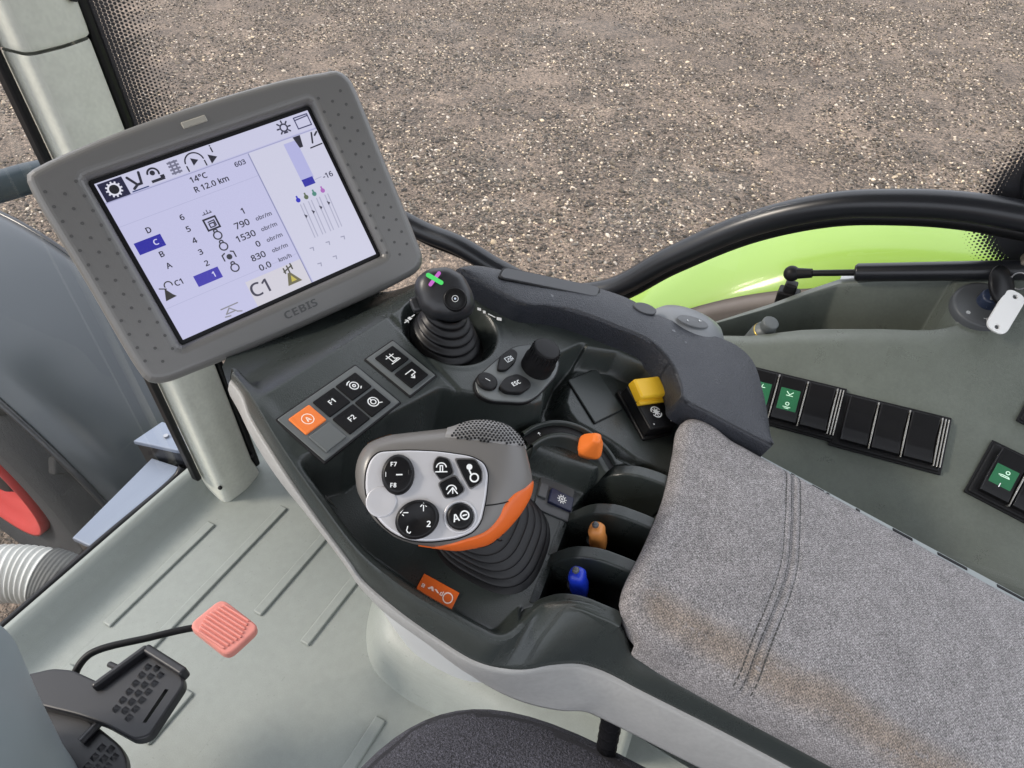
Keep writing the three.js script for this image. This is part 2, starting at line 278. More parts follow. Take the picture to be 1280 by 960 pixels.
/* ------------------------------------------------------------ the yard outside */
{
  const T = dataTex(1024, 1024, (i, j) => {
    const big = vnoise(i / 128, j / 128, 8, 31), mid = vnoise(i / 24, j / 24, 42, 32), fine = vnoise(i / 5, j / 5, 204, 33), px = hash(i, j, 34), st = vnoise(i / 3, j / 3, 341, 35);
    let v = 0.335 + 0.10 * (big - 0.5) + 0.08 * (mid - 0.5) + 0.22 * (fine - 0.5) + 0.24 * (px - 0.5);
    if (st > 0.8) v += 0.28 * (st - 0.8) / 0.2;
    return [v * 1.1, v * 0.96, v * 0.83, 1];
  }, true);
  const B = dataTex(1024, 1024, (i, j) => 0.5 * vnoise(i / 6, j / 6, 170, 36) + 0.3 * vnoise(i / 2.5, j / 2.5, 409, 37) + 0.2 * vnoise(i / 60, j / 60, 17, 38));
  const g = new THREE.PlaneGeometry(240, 240).rotateX(-Math.PI / 2); muv(g);
  const m = mat([1, 1, 1], 0.9, { map: rep(T, 3.1), bumpMap: rep(B, 2.3), bumpScale: 0.02 });
  const gr = structure('gravel_ground', g, m); gr.position.y = -1.3;
  // loose stones, too many to count
  const base = new THREE.IcosahedronGeometry(1, 0), p = base.attributes.position;
  const jit = new Map();
  for (let i = 0; i < p.count; i++) { const k = [p.getX(i), p.getY(i), p.getZ(i)].map(v => v.toFixed(3)).join(); if (!jit.has(k)) jit.set(k, 0.72 + 0.5 * rnd()); const s = jit.get(k); p.setXYZ(i, p.getX(i) * s, p.getY(i) * s * 0.62, p.getZ(i) * s); }
  base.computeVertexNormals();
  const N = 230000, im = new THREE.InstancedMesh(base, mat([1, 1, 1], 0.85), N); im.name = 'gravel_stones'; im.castShadow = im.receiveShadow = true;
  const mx = new THREE.Matrix4(), q = new THREE.Quaternion(), e = new THREE.Euler(), col = new THREE.Color();
  for (let i = 0; i < N; i++) {
    let x, z; do { const a = -0.483 + (rnd() - 0.5) * 1.75, d = 2.2 + 13.5 * Math.pow(rnd(), 0.85); x = d * Math.cos(a); z = d * Math.sin(a); } while (vnoise(x * 1.6 + 40, z * 1.6 + 60, 4096, 41) * 0.55 + vnoise(x * 5 + 400, z * 5 + 300, 4096, 42) * 0.45 < 0.2 + 0.4 * rnd());
    const u = rnd(), s = 0.0042 + 0.0105 * u * u + (rnd() < 0.06 ? 0.014 * rnd() : 0);
    e.set(rnd() * 0.6, rnd() * 6.28, rnd() * 0.6); q.setFromEuler(e);
    mx.compose(V(x, -1.3 + s * 0.15, z), q, V(s * (0.8 + 0.7 * rnd()), s, s * (0.8 + 0.5 * rnd()))); im.setMatrixAt(i, mx);
    const r = rnd(), v = r < 0.58 ? 0.02 + 0.05 * rnd() : r < 0.86 ? 0.08 + 0.11 * rnd() : 0.26 + 0.28 * rnd(), w = rnd();
    col.setRGB(v * (1.07 + 0.12 * w), v * (0.94 - 0.02 * w), v * (0.8 - 0.2 * w)); im.setColorAt(i, col);
  }
  im.userData = { kind: 'stuff', label: 'small grey and buff stones strewn over the yard', category: 'gravel' };
  scene.add(im);
}

/* front wheel and its mudguard beyond the windscreen */
{
  const wy = -0.65, wz = -2.15;
  const g = thing('front_mudguard', 'smooth dark grey mudguard arching over the front wheel', 'mudguard', V(0.67, wy, wz));
  const rows = [];
  for (let i = 0; i <= 60; i++) { const a = lerp(-0.5, 2.9, i / 60), row = []; for (let j = 0; j <= 24; j++) { const t = j / 24, x = lerp(-0.2, 0.2, t), R = 0.9 - 0.05 * Math.pow(Math.abs(2 * t - 1), 6) + 0.012 * Math.cos((2 * t - 1) * 1.5); row.push(V(x, R * Math.sin(a), R * Math.cos(a))); } rows.push(row); }
  part('shell', muv(sheet(rows)), M.guard, g);
  for (const x of [-0.2, 0.2]) part('edge_bead', tube(Array.from({ length: 24 }, (_, i) => { const a = lerp(-0.5, 2.9, i / 23); return V(x, 0.853 * Math.sin(a), 0.853 * Math.cos(a)); }), 0.009, 90, 8), M.frame, g);
  const w = thing('tractor_wheel', 'black front tyre on a red rim beyond the windscreen', 'wheel', V(0.74, -0.72, -2.40));
  part('tyre', lathe([[0.29, -0.2], [0.36, -0.225], [0.5, -0.235], [0.56, -0.21], [0.595, -0.15], [0.60, 0], [0.595, 0.15], [0.56, 0.21], [0.5, 0.235], [0.36, 0.225], [0.29, 0.2]], 64).rotateZ(Math.PI / 2), M.tyre, w);
  const lug = rbox(0.2, 0.05, 0.055, 0.01, 2);
  for (let k = 0; k < 32; k++) { const a = k / 32 * Math.PI * 2, s = k % 2 ? 1 : -1; const m = part('tread_lug', lug, M.tyre, w, [s * 0.1, 0.605 * Math.sin(a), 0.605 * Math.cos(a)]); m.rotation.set(-a + Math.PI / 2, s * 0.6, 0, 'XYZ'); }
  part('rim', lathe([[0.06, -0.16], [0.15, -0.16], [0.17, -0.19], [0.23, -0.20], [0.26, -0.225], [0.29, -0.236], [0.30, -0.236], [0.30, -0.2], [0.27, -0.19], [0.27, 0.19], [0.3, 0.21]], 64).rotateZ(-Math.PI / 2), M.redRim, w);
  part('hub', lathe([[0.0, -0.20], [0.11, -0.20], [0.125, -0.185], [0.125, -0.05]], 40).rotateZ(-Math.PI / 2), M.black, w);
}
/* boxes and hose just outside the windscreen */
{
  const quad = [[0.326, -1.236], [0.333, -1.119], [0.548, -1.131], [0.578, -1.175], [0.566, -1.27]].map(([x, z]) => [x - 0.45, -(z + 1.2)]);
  const b = thing('step_box', 'long pale blue-grey metal box with a round cap', 'box', V(0.45, -0.1, -1.2));
  part('lid', prism(quad, 0.012, 0.003).rotateX(-Math.PI / 2), M.bluePlate, b, [0, -0.012, 0]);
  part('body', prism(quad.map(([x, y]) => [x * 0.97, y * 0.97]), 0.16, 0.004).rotateX(-Math.PI / 2), M.frame, b, [0, -0.175, 0]);
  part('cap', lathe([[0, 0.012], [0.012, 0.012], [0.015, 0.009], [0.016, 0]], 24), M.steel, b, [0.055, 0.0005, 0.045]);
  const q2 = [[0.560, -1.300], [0.637, -1.292], [0.655, -1.17], [0.60, -1.15], [0.585, -1.19]].map(([x, z]) => [x - 0.6, -(z + 1.22)]);
  const c = thing('small_step_box', 'small pale blue-grey bracket plate with one bolt', 'bracket', V(0.6, -0.05, -1.22));
  part('plate', prism(q2, 0.01, 0.003).rotateX(-Math.PI / 2), M.bluePlate, c, [0, -0.01, 0]);
  part('web', prism(q2.map(([x, y]) => [x * 0.94, y * 0.94]), 0.09, 0.003).rotateX(-Math.PI / 2), M.frame, c, [0, -0.102, 0]);
  part('bolt', new THREE.CylinderGeometry(0.006, 0.006, 0.006, 6), M.steel, c, [0.005, 0.003, -0.02]);
  const h = thing('corrugated_hose', 'off-white corrugated hose with a mesh sleeve beside the black floor seal', 'hose', V(0.22, -0.1, -1.2));
  const curve = new THREE.CatmullRomCurve3([V(-0.20, 0.02, -0.16), V(-0.07, 0.02, -0.12), V(-0.005, 0.01, -0.045), V(0.03, -0.02, 0.04), V(0.03, -0.12, 0.10)]);
  const ribbed = (t0, t1, n, r, amp, cyc) => { const rows = [], fr = curve.computeFrenetFrames(200); for (let i = 0; i <= n; i++) { const t = lerp(t0, t1, i / n), c = curve.getPointAt(t), k = Math.round(t * 200), R = r + amp * Math.cos(i / n * cyc * 6.283), row = []; for (let j = 0; j < 28; j++) { const a = j / 28 * 6.283; row.push(c.clone().addScaledVector(fr.normals[k], R * Math.cos(a)).addScaledVector(fr.binormals[k], R * Math.sin(a))); } rows.push(row); } return sheet(rows, true); };
  part('corrugated_tube', ribbed(0, 0.66, 220, 0.056, 0.0024, 26), M.hose, h);
  part('mesh_sleeve', ribbed(0.64, 1, 120, 0.060, 0.0006, 30), M.hoseNet, h);
  const r = thing('hand_rail', 'dark teal round rail outside the windscreen behind the terminal', 'rail', V(0.5, 0.62, -1.2));
  part('tube', tube([[-0.4, 0.03, -0.1], [0.0, 0.01, 0], [0.12, -0.01, 0.03], [0.2, -0.2, 0.05], [0.21, -0.6, 0.05]], 0.024, 60), mat([0.02, 0.035, 0.045], 0.35), r);
  const mi = thing('mirror_arm', 'dark folded mirror arm beyond the pale cab post', 'mirror', V(0.52, 0.86, -1.3));
  part('head', rbox(0.1, 0.14, 0.05, 0.02), M.frame, mi, [-0.02, 0.0, 0], [0.2, 0.3, 0.3]);
  part('arm', tube([[-0.15, -0.15, 0], [0.0, -0.105, 0], [0.035, -0.115, 0]], 0.007, 20, 8), M.frame, mi);
}
/* rear fender seen through the side window */
{
  const f = thing('rear_fender', 'glossy lime green rear fender beyond the black window frame', 'fender', V(1.05, 0.3, 0.2));
  const crest = new THREE.CatmullRomCurve3([[0.10, -0.52], [0.22, -0.455], [0.293, -0.39], [0.347, -0.326], [0.441, -0.242], [0.542, -0.119], [0.604, -0.0075], [0.632, 0.076], [0.651, 0.185], [0.66, 0.30], [0.65, 0.6], [0.56, 1.0], [0.38, 1.3]].map(([y, z]) => V(0, y, z)), false, 'centripetal').getSpacedPoints(90);
  const sec = [[0.26, -0.34], [0.20, -0.16], [0.165, -0.06], [0.13, -0.016], [0.09, -0.004], [0.05, 0.0], [0.02, -0.008], [-0.02, -0.028], [-0.05, -0.052], [-0.066, -0.075], [-0.07, -0.082]];
  const rows = crest.map(c => sec.map(([x, y]) => V(x, c.y + y - 0.3, c.z - 0.2 + y * 0.3)));
  part('shell', sheet(rows), M.lime, f);
  part('inner_flange', sheet(rows.map(r => { const e = r[10]; return [e, e.clone().add(V(-0.001, -0.006, 0)), e.clone().add(V(-0.03, -0.012, 0)), e.clone().add(V(-0.045, -0.3, 0))]; })), mat([0.2, 0.17, 0.15], 0.7), f);
}

/* ------------------------------------------------------------ cab floor, post, glass */
{
  const prof = [[-1.024, 0.052], [-1.018, 0.058], [-1.008, 0.057], [-0.995, 0.047], [-0.978, 0.022], [-0.962, 0.008], [-0.945, 0.001], [-0.92, 0], [-0.5, 0], [0, 0], [0.6, 0]];
  const rows = prof.map(([z, y]) => Array.from({ length: 13 }, (_, j) => V(lerp(-0.75, 0.66, j / 12), y, z)));
  const fl = structure('cab_floor', muv(sheet(rows, false, true)), M.floor);
  const rib = (x0, x1, z, w = 0.019) => part('rib', muv(rbox(x1 - x0, 0.008, w, 0.003, 2)), M.floor, fl, [(x0 + x1) / 2, 0.001, z]);
  rib(0.205, 0.452, -0.915); rib(0.205, 0.55, -0.815); rib(0.345, 0.535, -0.695); rib(0.34, 0.492, -0.583); rib(0.14, 0.3, -0.392); rib(-0.1, 0.13, -0.9); rib(0.1, 0.19, -0.695);
  const under = part('underside', new THREE.BoxGeometry(1.41, 0.04, 1.62), M.frame, fl, [-0.045, -0.035, -0.21]);
  part('seal', tube([[-0.75, 0.045, -1.032], [0.3, 0.045, -1.032], [0.492, 0.045, -1.032], [0.505, 0.06, -1.028]], 0.0085, 60, 10), M.rubber, fl);
  part('side_panel', rbox(0.02, 0.5, 1.45, 0.005), M.frame, fl, [0.668, 0.2, -0.2]);
}
{
  const p = thing('cab_post', 'pale cream cab post standing between windscreen and side window', 'post', V(0.553, 0, -0.965));
  const sec = (k, y, dx = 0) => { const o = roundPoly([[-0.046, 0.036], [-0.044, -0.03], [0.036, -0.034], [0.047, -0.026], [0.044, 0.036], [0.0, 0.043]], 0.014, 4); return o.map(([x, z]) => V(x * k + dx, y, z * k)); };
  part('trim', muv(sheet([sec(1.1, 0.0), sec(1.06, 0.02), sec(1.0, 0.04), sec(0.995, 0.4), sec(1.0, 0.80), sec(1.0, 0.858), sec(0.985, 0.862)], true, true)), M.pillar, p);
  part('upper_trim', muv(sheet([sec(0.99, 0.866), sec(1.03, 0.868), sec(1.04, 0.875), sec(1.08, 1.1), sec(1.15, 1.5)], true, true)), M.pillar, p);
  for (const [x, y, z] of [[-0.047, 0.045, 0.034], [0.046, 0.05, 0.032]]) part('screw', new THREE.SphereGeometry(0.0045, 10, 8), M.black, p, [x, y, z]);
  part('clip_hole', new THREE.CylinderGeometry(0.008, 0.008, 0.006, 14).rotateX(Math.PI / 2), M.black, p, [0.034, 0.915, 0.043]);
  part('window_seal', rbox(0.014, 1.5, 0.03, 0.005), M.rubber, p, [0.053, 0.76, 0.018]);
  part('screen_seal', rbox(0.012, 1.5, 0.02, 0.005), M.rubber, p, [-0.054, 0.8, -0.02]);
}
{ // panes
  const wgl = thing('windscreen', 'clear windscreen pane in front of the cab floor', 'window', V(-0.12, 0.05, -1.032));
  part('pane', new THREE.PlaneGeometry(1.24, 1.6), M.glass, wgl, [0, 0.8, 0]);
  const plan = even([[0.609, -0.946], [0.65, -0.909], [0.72, -0.84], [0.81, -0.72], [0.865, -0.58], [0.886, -0.4], [0.888, -0.1], [0.888, 0.7]], 60);
  const s = thing('side_window', 'clear curved side window with dotted black border looking on gravel', 'window', V(0.75, 0.46, -0.2));
  const rel = (p, y) => V(p.x - 0.75, y, p.y + 0.2);
  part('pane', sheet([0, 1.3].map(y => plan.map(p => rel(p, y)))), M.glass, s);
  // dotted border print, just inside the pane
  const dotT = dataTex(512, 512, (i, j) => { const cx = ((i / 32) % 1) - 0.5, row = Math.floor(i / 32), cy = (((j + (row % 2) * 16) / 32) % 1) - 0.5, r = lerp(0.56, 0.16, clamp((i - 90) / 400)); const a = i < 70 ? 1 : smooth(r + 0.05, r - 0.05, Math.hypot(cx, cy)); return [0.03, 0.03, 0.035, a]; }, false, true);
  dotT.colorSpace = THREE.NoColorSpace;
  const mk = (w, h, len) => new THREE.MeshStandardMaterial({ map: dotT, transparent: true, roughness: 0.4 });
  const fine = even([[0.606, -0.942], [0.668, -0.886]], 4), g1 = sheet([0, 1.3].map(y => fine.map(p => rel(p, y))));
  { const uv = g1.attributes.uv; for (let i = 0; i < uv.count; i++) uv.setY(i, uv.getY(i) * 1.3 / 0.075); }
  part('dotted_border', g1, mk(), s);
  
  const cT = dataTex(512, 512, (i, j) => { const u = i / 512 - 0.5, v = j / 512 - 0.5, q = Math.hypot(u, v), cx = ((i / 9) % 1) - 0.5, cy = (((j / 9) + (Math.floor(i / 9) % 2) * 0.5) % 1) - 0.5, r = lerp(0.75, 0.0, clamp((q - 0.33) / 0.15)); return [0.03, 0.03, 0.035, q > 0.49 ? 0 : smooth(r + 0.06, r - 0.06, Math.hypot(cx, cy)) * (r > 0.03 ? 1 : 0)]; }, false, false); cT.colorSpace = THREE.NoColorSpace;
  part('dotted_corner', new THREE.PlaneGeometry(0.24, 0.24), new THREE.MeshStandardMaterial({ map: cT, transparent: true, roughness: 0.4 }), s, [0.884 - 0.75, 0.765 - 0.46, 0.238 + 0.2], [0, -Math.PI / 2, 0]);
  const l = part('lock_plate', lathe([[0, 0.02], [0.03, 0.02], [0.05, 0.014], [0.055, 0.006], [0.056, 0]], 40).rotateZ(Math.PI / 2), M.frame, s, [0.882 - 0.75, 0.80 - 0.46, 0.222 + 0.2]);
  part('lock_ring', new THREE.TorusGeometry(0.04, 0.004, 10, 40).rotateY(Math.PI / 2), M.blackGloss, l, [-0.018, 0, 0]);
  part('lock_bolt', new THREE.CylinderGeometry(0.01, 0.01, 0.012, 18).rotateZ(Math.PI / 2), M.steel, l, [-0.022, -0.02, 0]);
}
{ // window frame
  const f = thing('window_frame', 'curved glossy black tube framing the foot of the side window', 'frame', V(0.85, 0.6, -0.1));
  const pts = [[0.80, 0.60, -0.78], [0.845, 0.555, -0.68], [0.85, 0.536, -0.616], [0.85, 0.527, -0.545], [0.85, 0.503, -0.469], [0.85, 0.488, -0.38], [0.85, 0.523, -0.278], [0.85, 0.606, -0.189], [0.85, 0.683, -0.094], [0.85, 0.729, -0.008], [0.85, 0.748, 0.057], [0.85, 0.759, 0.118], [0.85, 0.762, 0.179], [0.85, 0.76, 0.6]].map(([x, y, z]) => V(x - 0.85, y - 0.6, z + 0.1));
  part('tube', tube(pts, 0.0165, 160, 18), M.frame, f);
  part('rubber_lip', tube(pts.map(p => p.clone().add(V(0.012, -0.022, 0.004))), 0.0105, 160, 12), M.rubber, f);
}

{ // roof over the cab: keeps the zenith light off the controls
  const r = thing('cab_roof', 'pale grey roof lining closing the cab above the seat', 'roof', V(0.0, 1.7, -0.1));
  part('lining', rbox(1.84, 0.05, 1.96, 0.02), mat([0.3, 0.3, 0.29], 0.8), r, [0, 0.025, 0]);
  part('shell', rbox(1.98, 0.10, 2.1, 0.04), M.lime, r, [0, 0.1, 0]);
}
/* ------------------------------------------------------------ side console on the right of the cab */
const table = (t, z) => { if (z <= t[0][0]) return t[0].slice(1); for (let i = 0; i < t.length - 1; i++) if (z <= t[i + 1][0]) { const k = (z - t[i][0]) / (t[i + 1][0] - t[i][0]); return t[i].slice(1).map((v, q) => lerp(v, t[i + 1][q + 1], k)); } return t[t.length - 1].slice(1); };
const edgeE = [[-0.12, 0.69, 0.60], [-0.048, 0.704, 0.61], [0.006, 0.724, 0.622], [0.087, 0.747, 0.635], [0.167, 0.766, 0.646], [0.224, 0.784, 0.657], [0.6, 0.80, 0.667]];
const edgeG = [[-0.12, 0.722, 0.588], [-0.10, 0.742, 0.592], [-0.04, 0.802, 0.604], [0.0, 0.842, 0.616], [0.03, 0.86, 0.630], [0.081, 0.86, 0.652], [0.145, 0.86, 0.676], [0.206, 0.86, 0.702], [0.6, 0.86, 0.71]];
const topAt = (z, u) => { const e = table(edgeE, z), g = table(edgeG, z); return V(lerp(e[0], g[0], u), lerp(e[1], g[1], u), z); };
{
  const s = thing('side_console', 'grey-green moulded side console with rocker switches and open tray', 'console', V(0.7, 0, 0.1));
  const pocket = roundPoly([[-0.115, 0.12], [0.0, 0.12], [0.135, 0.115], [0.160, 0.2], [0.150, 0.5], [0.146, 0.90], [0.04, 0.90], [-0.115, 0.85]], 0.03, 5);
  const rows = [], pocketM = pocket.map(([a, b]) => [a, b * 0.1]);
  for (let i = 0; i <= 250; i++) {
    const z = lerp(-0.12, 0.5, i / 250), e = table(edgeE, z), g = table(edgeG, z), row = [];
    const slope = (x) => V(x, e[1] - (e[0] - x) * 0.5774, z);
    row.push(V(0.6, 0.0, z), V(0.545, 0.47, z)); for (let k = 0; k <= 8; k++) row.push(slope(lerp(0.53, e[0] - 0.012, k / 8)));
    for (let k = 1; k < 6; k++) { const t = k / 6, a = slope(e[0] - 0.012), b = V(e[0], e[1], z), c = topAt(z, 0.1); row.push(a.multiplyScalar((1 - t) ** 2).addScaledVector(b, 2 * t * (1 - t)).addScaledVector(c, t * t)); }
    for (let k = 0; k <= 90; k++) { const u = lerp(0.1, 1, k / 90), p = topAt(z, u); const d = sd(pocketM, z, u * 0.1); p.y -= 0.1 * smooth(-0.0005, 0.009, d); row.push(p); }
    row.push(V(g[0] + 0.006, g[1] - 0.005, z), V(g[0] + 0.009, g[1] - 0.03, z), V(g[0] + 0.011, 0, z));
    rows.push(row.map(p => p.sub(V(0.7, 0, 0.1))));
  }
  part('body', muv(sheet(rows, false, true)), M.sideConsole, s);
  const front = rows[0]; part('front_end', muv(sheet([front.map(p => V(p.x, 0, p.z)), front])), M.sideConsole, s);
  // label strip on the outer rim
  const a = topAt(0.03, 0.985), b = topAt(0.10, 0.985), m0 = a.clone().add(b).multiplyScalar(0.5).sub(V(0.702, -0.004, 0.1));
  const st = part('label_strip', rbox(0.075, 0.0012, 0.008, 0.0004), M.tagWhite, s, m0.toArray()); st.rotation.set(0, -Math.PI / 2, Math.atan2(b.y - a.y, b.z - a.z), 'YXZ');
  // rocker switch banks on the slope
  const X = V(0, 0, 1), Y = V(0.866, 0.5, 0), Z = V(-0.5, 0.866, 0), QS = frame(X, Y, Z);
  const rock = (() => { const rows = []; for (let i = 0; i <= 16; i++) { const t = i / 16, y = lerp(-0.0255, 0.0255, t), h = 0.0045 + 0.0035 * Math.pow(Math.abs(2 * t - 1), 1.6); rows.push([V(-0.0135, y, -0.002), V(-0.0135, y, h - 0.001), V(-0.0125, y, h), V(0.0125, y, h), V(0.0135, y, h - 0.001), V(0.0135, y, -0.002)]); } const top = rows.map(r => r); const g = sheet(top, false, false); const endA = sheet([rows[0].map(p => V(p.x, p.y, -0.002)), rows[0]]), endB = sheet([rows[16], rows[16].map(p => V(p.x, p.y, -0.002))]); return toCreasedNormals(merge([g, endA, endB]), 0.5); })();
  const bank = (px, py, pz, rz, icons, w = 0.108) => {
    const c = V(px, py, pz).sub(V(0.7, 0, 0.1)).addScaledVector(Z, 0.0015);
    const grp = part('switch_bank', merge([rbox(w, 0.062, 0.007, 0.003), rbox(w + 0.004, 0.066, 0.003, 0.0012)]), M.black, s, c.toArray()); grp.quaternion.copy(QS); grp.rotateZ(rz);
    icons.forEach((ic, k) => {
      const x = -w / 2 + 0.021 + k * 0.0315;
      part('rocker', rock, M.blackGloss, grp, [x, 0, 0.0035]);
      if (ic) { const q = part('green_window', rbox(0.021, 0.030, 0.0008, 0.0003), M.greenPrint, grp, [x, ic.y ?? 0, 0.0088]); symbol(ic.a, 0.014, 0.014, grp, [x, (ic.y ?? 0) + 0.007, 0.0094]); symbol(ic.b, 0.014, 0.014, grp, [x, (ic.y ?? 0) - 0.007, 0.0094]); }
      part('divider', rbox(0.0014, 0.055, 0.010, 0.0005), M.chrome, grp, [x + 0.0157, 0, 0.004]);
    });
    for (let k = 0; k < 2; k++) part('divider', rbox(0.0012, 0.055, 0.009, 0.0005), M.chrome, grp, [-w / 2 + 0.021 + icons.length * 0.0315 - 0.0125 + k * 0.003, 0, 0.004]);
  };
  bank(0.652, 0.581, 0.125, 0.06, [null, null, null]);
  bank(0.650, 0.580, 0.0185, 0.06, [{ a: P.seatC, b: P.seatA }, { a: P.seatB, b: P.seatA }, null]);
  bank(0.637, 0.572, 0.268, -0.20, [{ a: P.beacon, b: P.bar, y: -0.006 }, null, null]);
  bank(0.717, 0.619, 0.297, -0.20, [null, null, null]);
  // round plug in the tray front
  const pl = topAt(-0.036, 0.30).sub(V(0.7, 0.012, 0.1));
  const plug = part('plug', lathe([[0, 0.028], [0.0085, 0.028], [0.010, 0.026], [0.0102, 0.018], [0.008, 0.017], [0.0085, 0.013], [0.0125, 0.012], [0.0135, 0.006], [0.015, 0.004], [0.018, -0.05]], 28), mat([0.09, 0.1, 0.1], 0.45), s, pl.toArray(), [0.25, 0, 0.2]);
  part('plug_collar', new THREE.TorusGeometry(0.0125, 0.0016, 8, 28).rotateX(Math.PI / 2), mat([0.4, 0.3, 0.08], 0.3, { metalness: 0.8 }), plug, [0, 0.008, 0]);
  // ignition disc
  const ig = topAt(0.180, 0.45).sub(V(0.7, 0, 0.1));
  const disc = part('ignition_plate', lathe([[0, 0.005], [0.028, 0.005], [0.032, 0.003], [0.033, -0.006]], 44), M.keypad, s, ig.toArray(), [0.0, 0, 0.34]);
  part('lock_barrel', lathe([[0, 0.018], [0.009, 0.018], [0.011, 0.015], [0.012, 0.004]], 30), mat([0.02, 0.03, 0.06], 0.35), disc, [0.004, 0, 0.003]);
  symbol(P.hazard, 0.008, 0.008, disc, [-0.021, 0.0056, 0.004], onTop); symbol(P.gear, 0.007, 0.007, disc, [-0.018, 0.0056, -0.014], onTop);
}
{ // key with tag
  const b = topAt(0.180, 0.45), k = thing('ignition_key', 'black ignition key in its lock on the side console', 'key', b.clone().add(V(-0.008, 0.010, 0.002)));
  part('head', (() => { const g = new THREE.SphereGeometry(1, 28, 20); g.scale(0.024, 0.0075, 0.016); return g; })(), M.blackGloss, k, [0.008, 0.02, 0.004], [0.3, 0.5, 0.5]);
  part('blade', rbox(0.008, 0.022, 0.003, 0.001), M.steel, k, [0.002, 0.006, 0]);
  part('ring', new THREE.TorusGeometry(0.009, 0.0009, 8, 30), M.steel, k, [0.012, 0.028, 0.018], [0.4, 0.9, 0]);
  const t = thing('key_tag', 'white oval key tag with a hole hanging from the key', 'tag', b.clone().add(V(-0.026, 0.014, 0.016)));
  const out = roundPoly([[-0.0115, -0.026], [0.0115, -0.026], [0.0115, 0.026], [-0.0115, 0.026]], 0.0105, 8), hole = (y) => Array.from({ length: 16 }, (_, i) => [0.0024 * Math.cos(-i / 16 * 6.283), y + 0.0024 * Math.sin(-i / 16 * 6.283)]);
  const tg = part('plate', prism(out, 0.0022, 0.0006, [hole(0.020), hole(-0.020)]), M.tagWhite, t);
  t.quaternion.copy(frame(V(0.36, 0.0, 0.933), V(0.72, 0.636, -0.278).normalize(), V(-0.593, 0.772, 0.229).normalize())); t.rotateZ(-0.5);
  const backing = part('backing', prism(out.map(([x, y]) => [x * 0.9, y * 0.95]), 0.001, 0.0002), M.keypad, t, [0, 0, -0.0012]);
}
{ // gas strut
  const a = V(0.85, 0.627, -0.028), b = V(0.85, 0.706, 0.22), d = b.clone().sub(a), len = d.length();
  const s = thing('gas_strut', 'black gas strut with ball joint above the side console', 'strut', a, new THREE.Quaternion().setFromUnitVectors(V(0, 1, 0), d.clone().normalize()));
  part('rod', new THREE.CylinderGeometry(0.0042, 0.0042, 0.1, 16), M.blackGloss, s, [0, 0.05, 0]);
  part('cylinder', lathe([[0, 0], [0.009, 0], [0.0115, 0.003], [0.0115, len - 0.08], [0.0105, len - 0.075], [0, len - 0.075]], 28), M.frame, s, [0, 0.075, 0]);
  part('ball_socket', merge([new THREE.SphereGeometry(0.0105, 18, 14), new THREE.CylinderGeometry(0.006, 0.0075, 0.022, 14).translate(0, 0.014, 0)]), M.black, s);
  const br = thing('strut_bracket', 'small black bolted bracket carrying the strut ball joint', 'bracket', V(0.85, 0.59, -0.024));
  part('block', merge([rbox(0.022, 0.032, 0.028, 0.003), rbox(0.016, 0.02, 0.016, 0.003).translate(0, 0.018, 0)]), M.black, br, [0, -0.004, 0]);
  part('bolt', new THREE.CylinderGeometry(0.006, 0.006, 0.006, 6), M.steel, br, [-0.004, -0.012, 0.02]);
  const hi = thing('hinge_plate', 'worn steel hinge plate with a nut at the strut end', 'hinge', V(0.853, 0.718, 0.225));
  part('plate', rbox(0.02, 0.032, 0.045, 0.003), mat([0.25, 0.22, 0.18], 0.45, { metalness: 0.7 }), hi, [0, 0, 0], [0.3, 0, 0]);
  part('nut', new THREE.CylinderGeometry(0.0085, 0.0085, 0.008, 6).rotateZ(Math.PI / 2), M.steel, hi, [-0.013, 0.0, -0.004]);
}

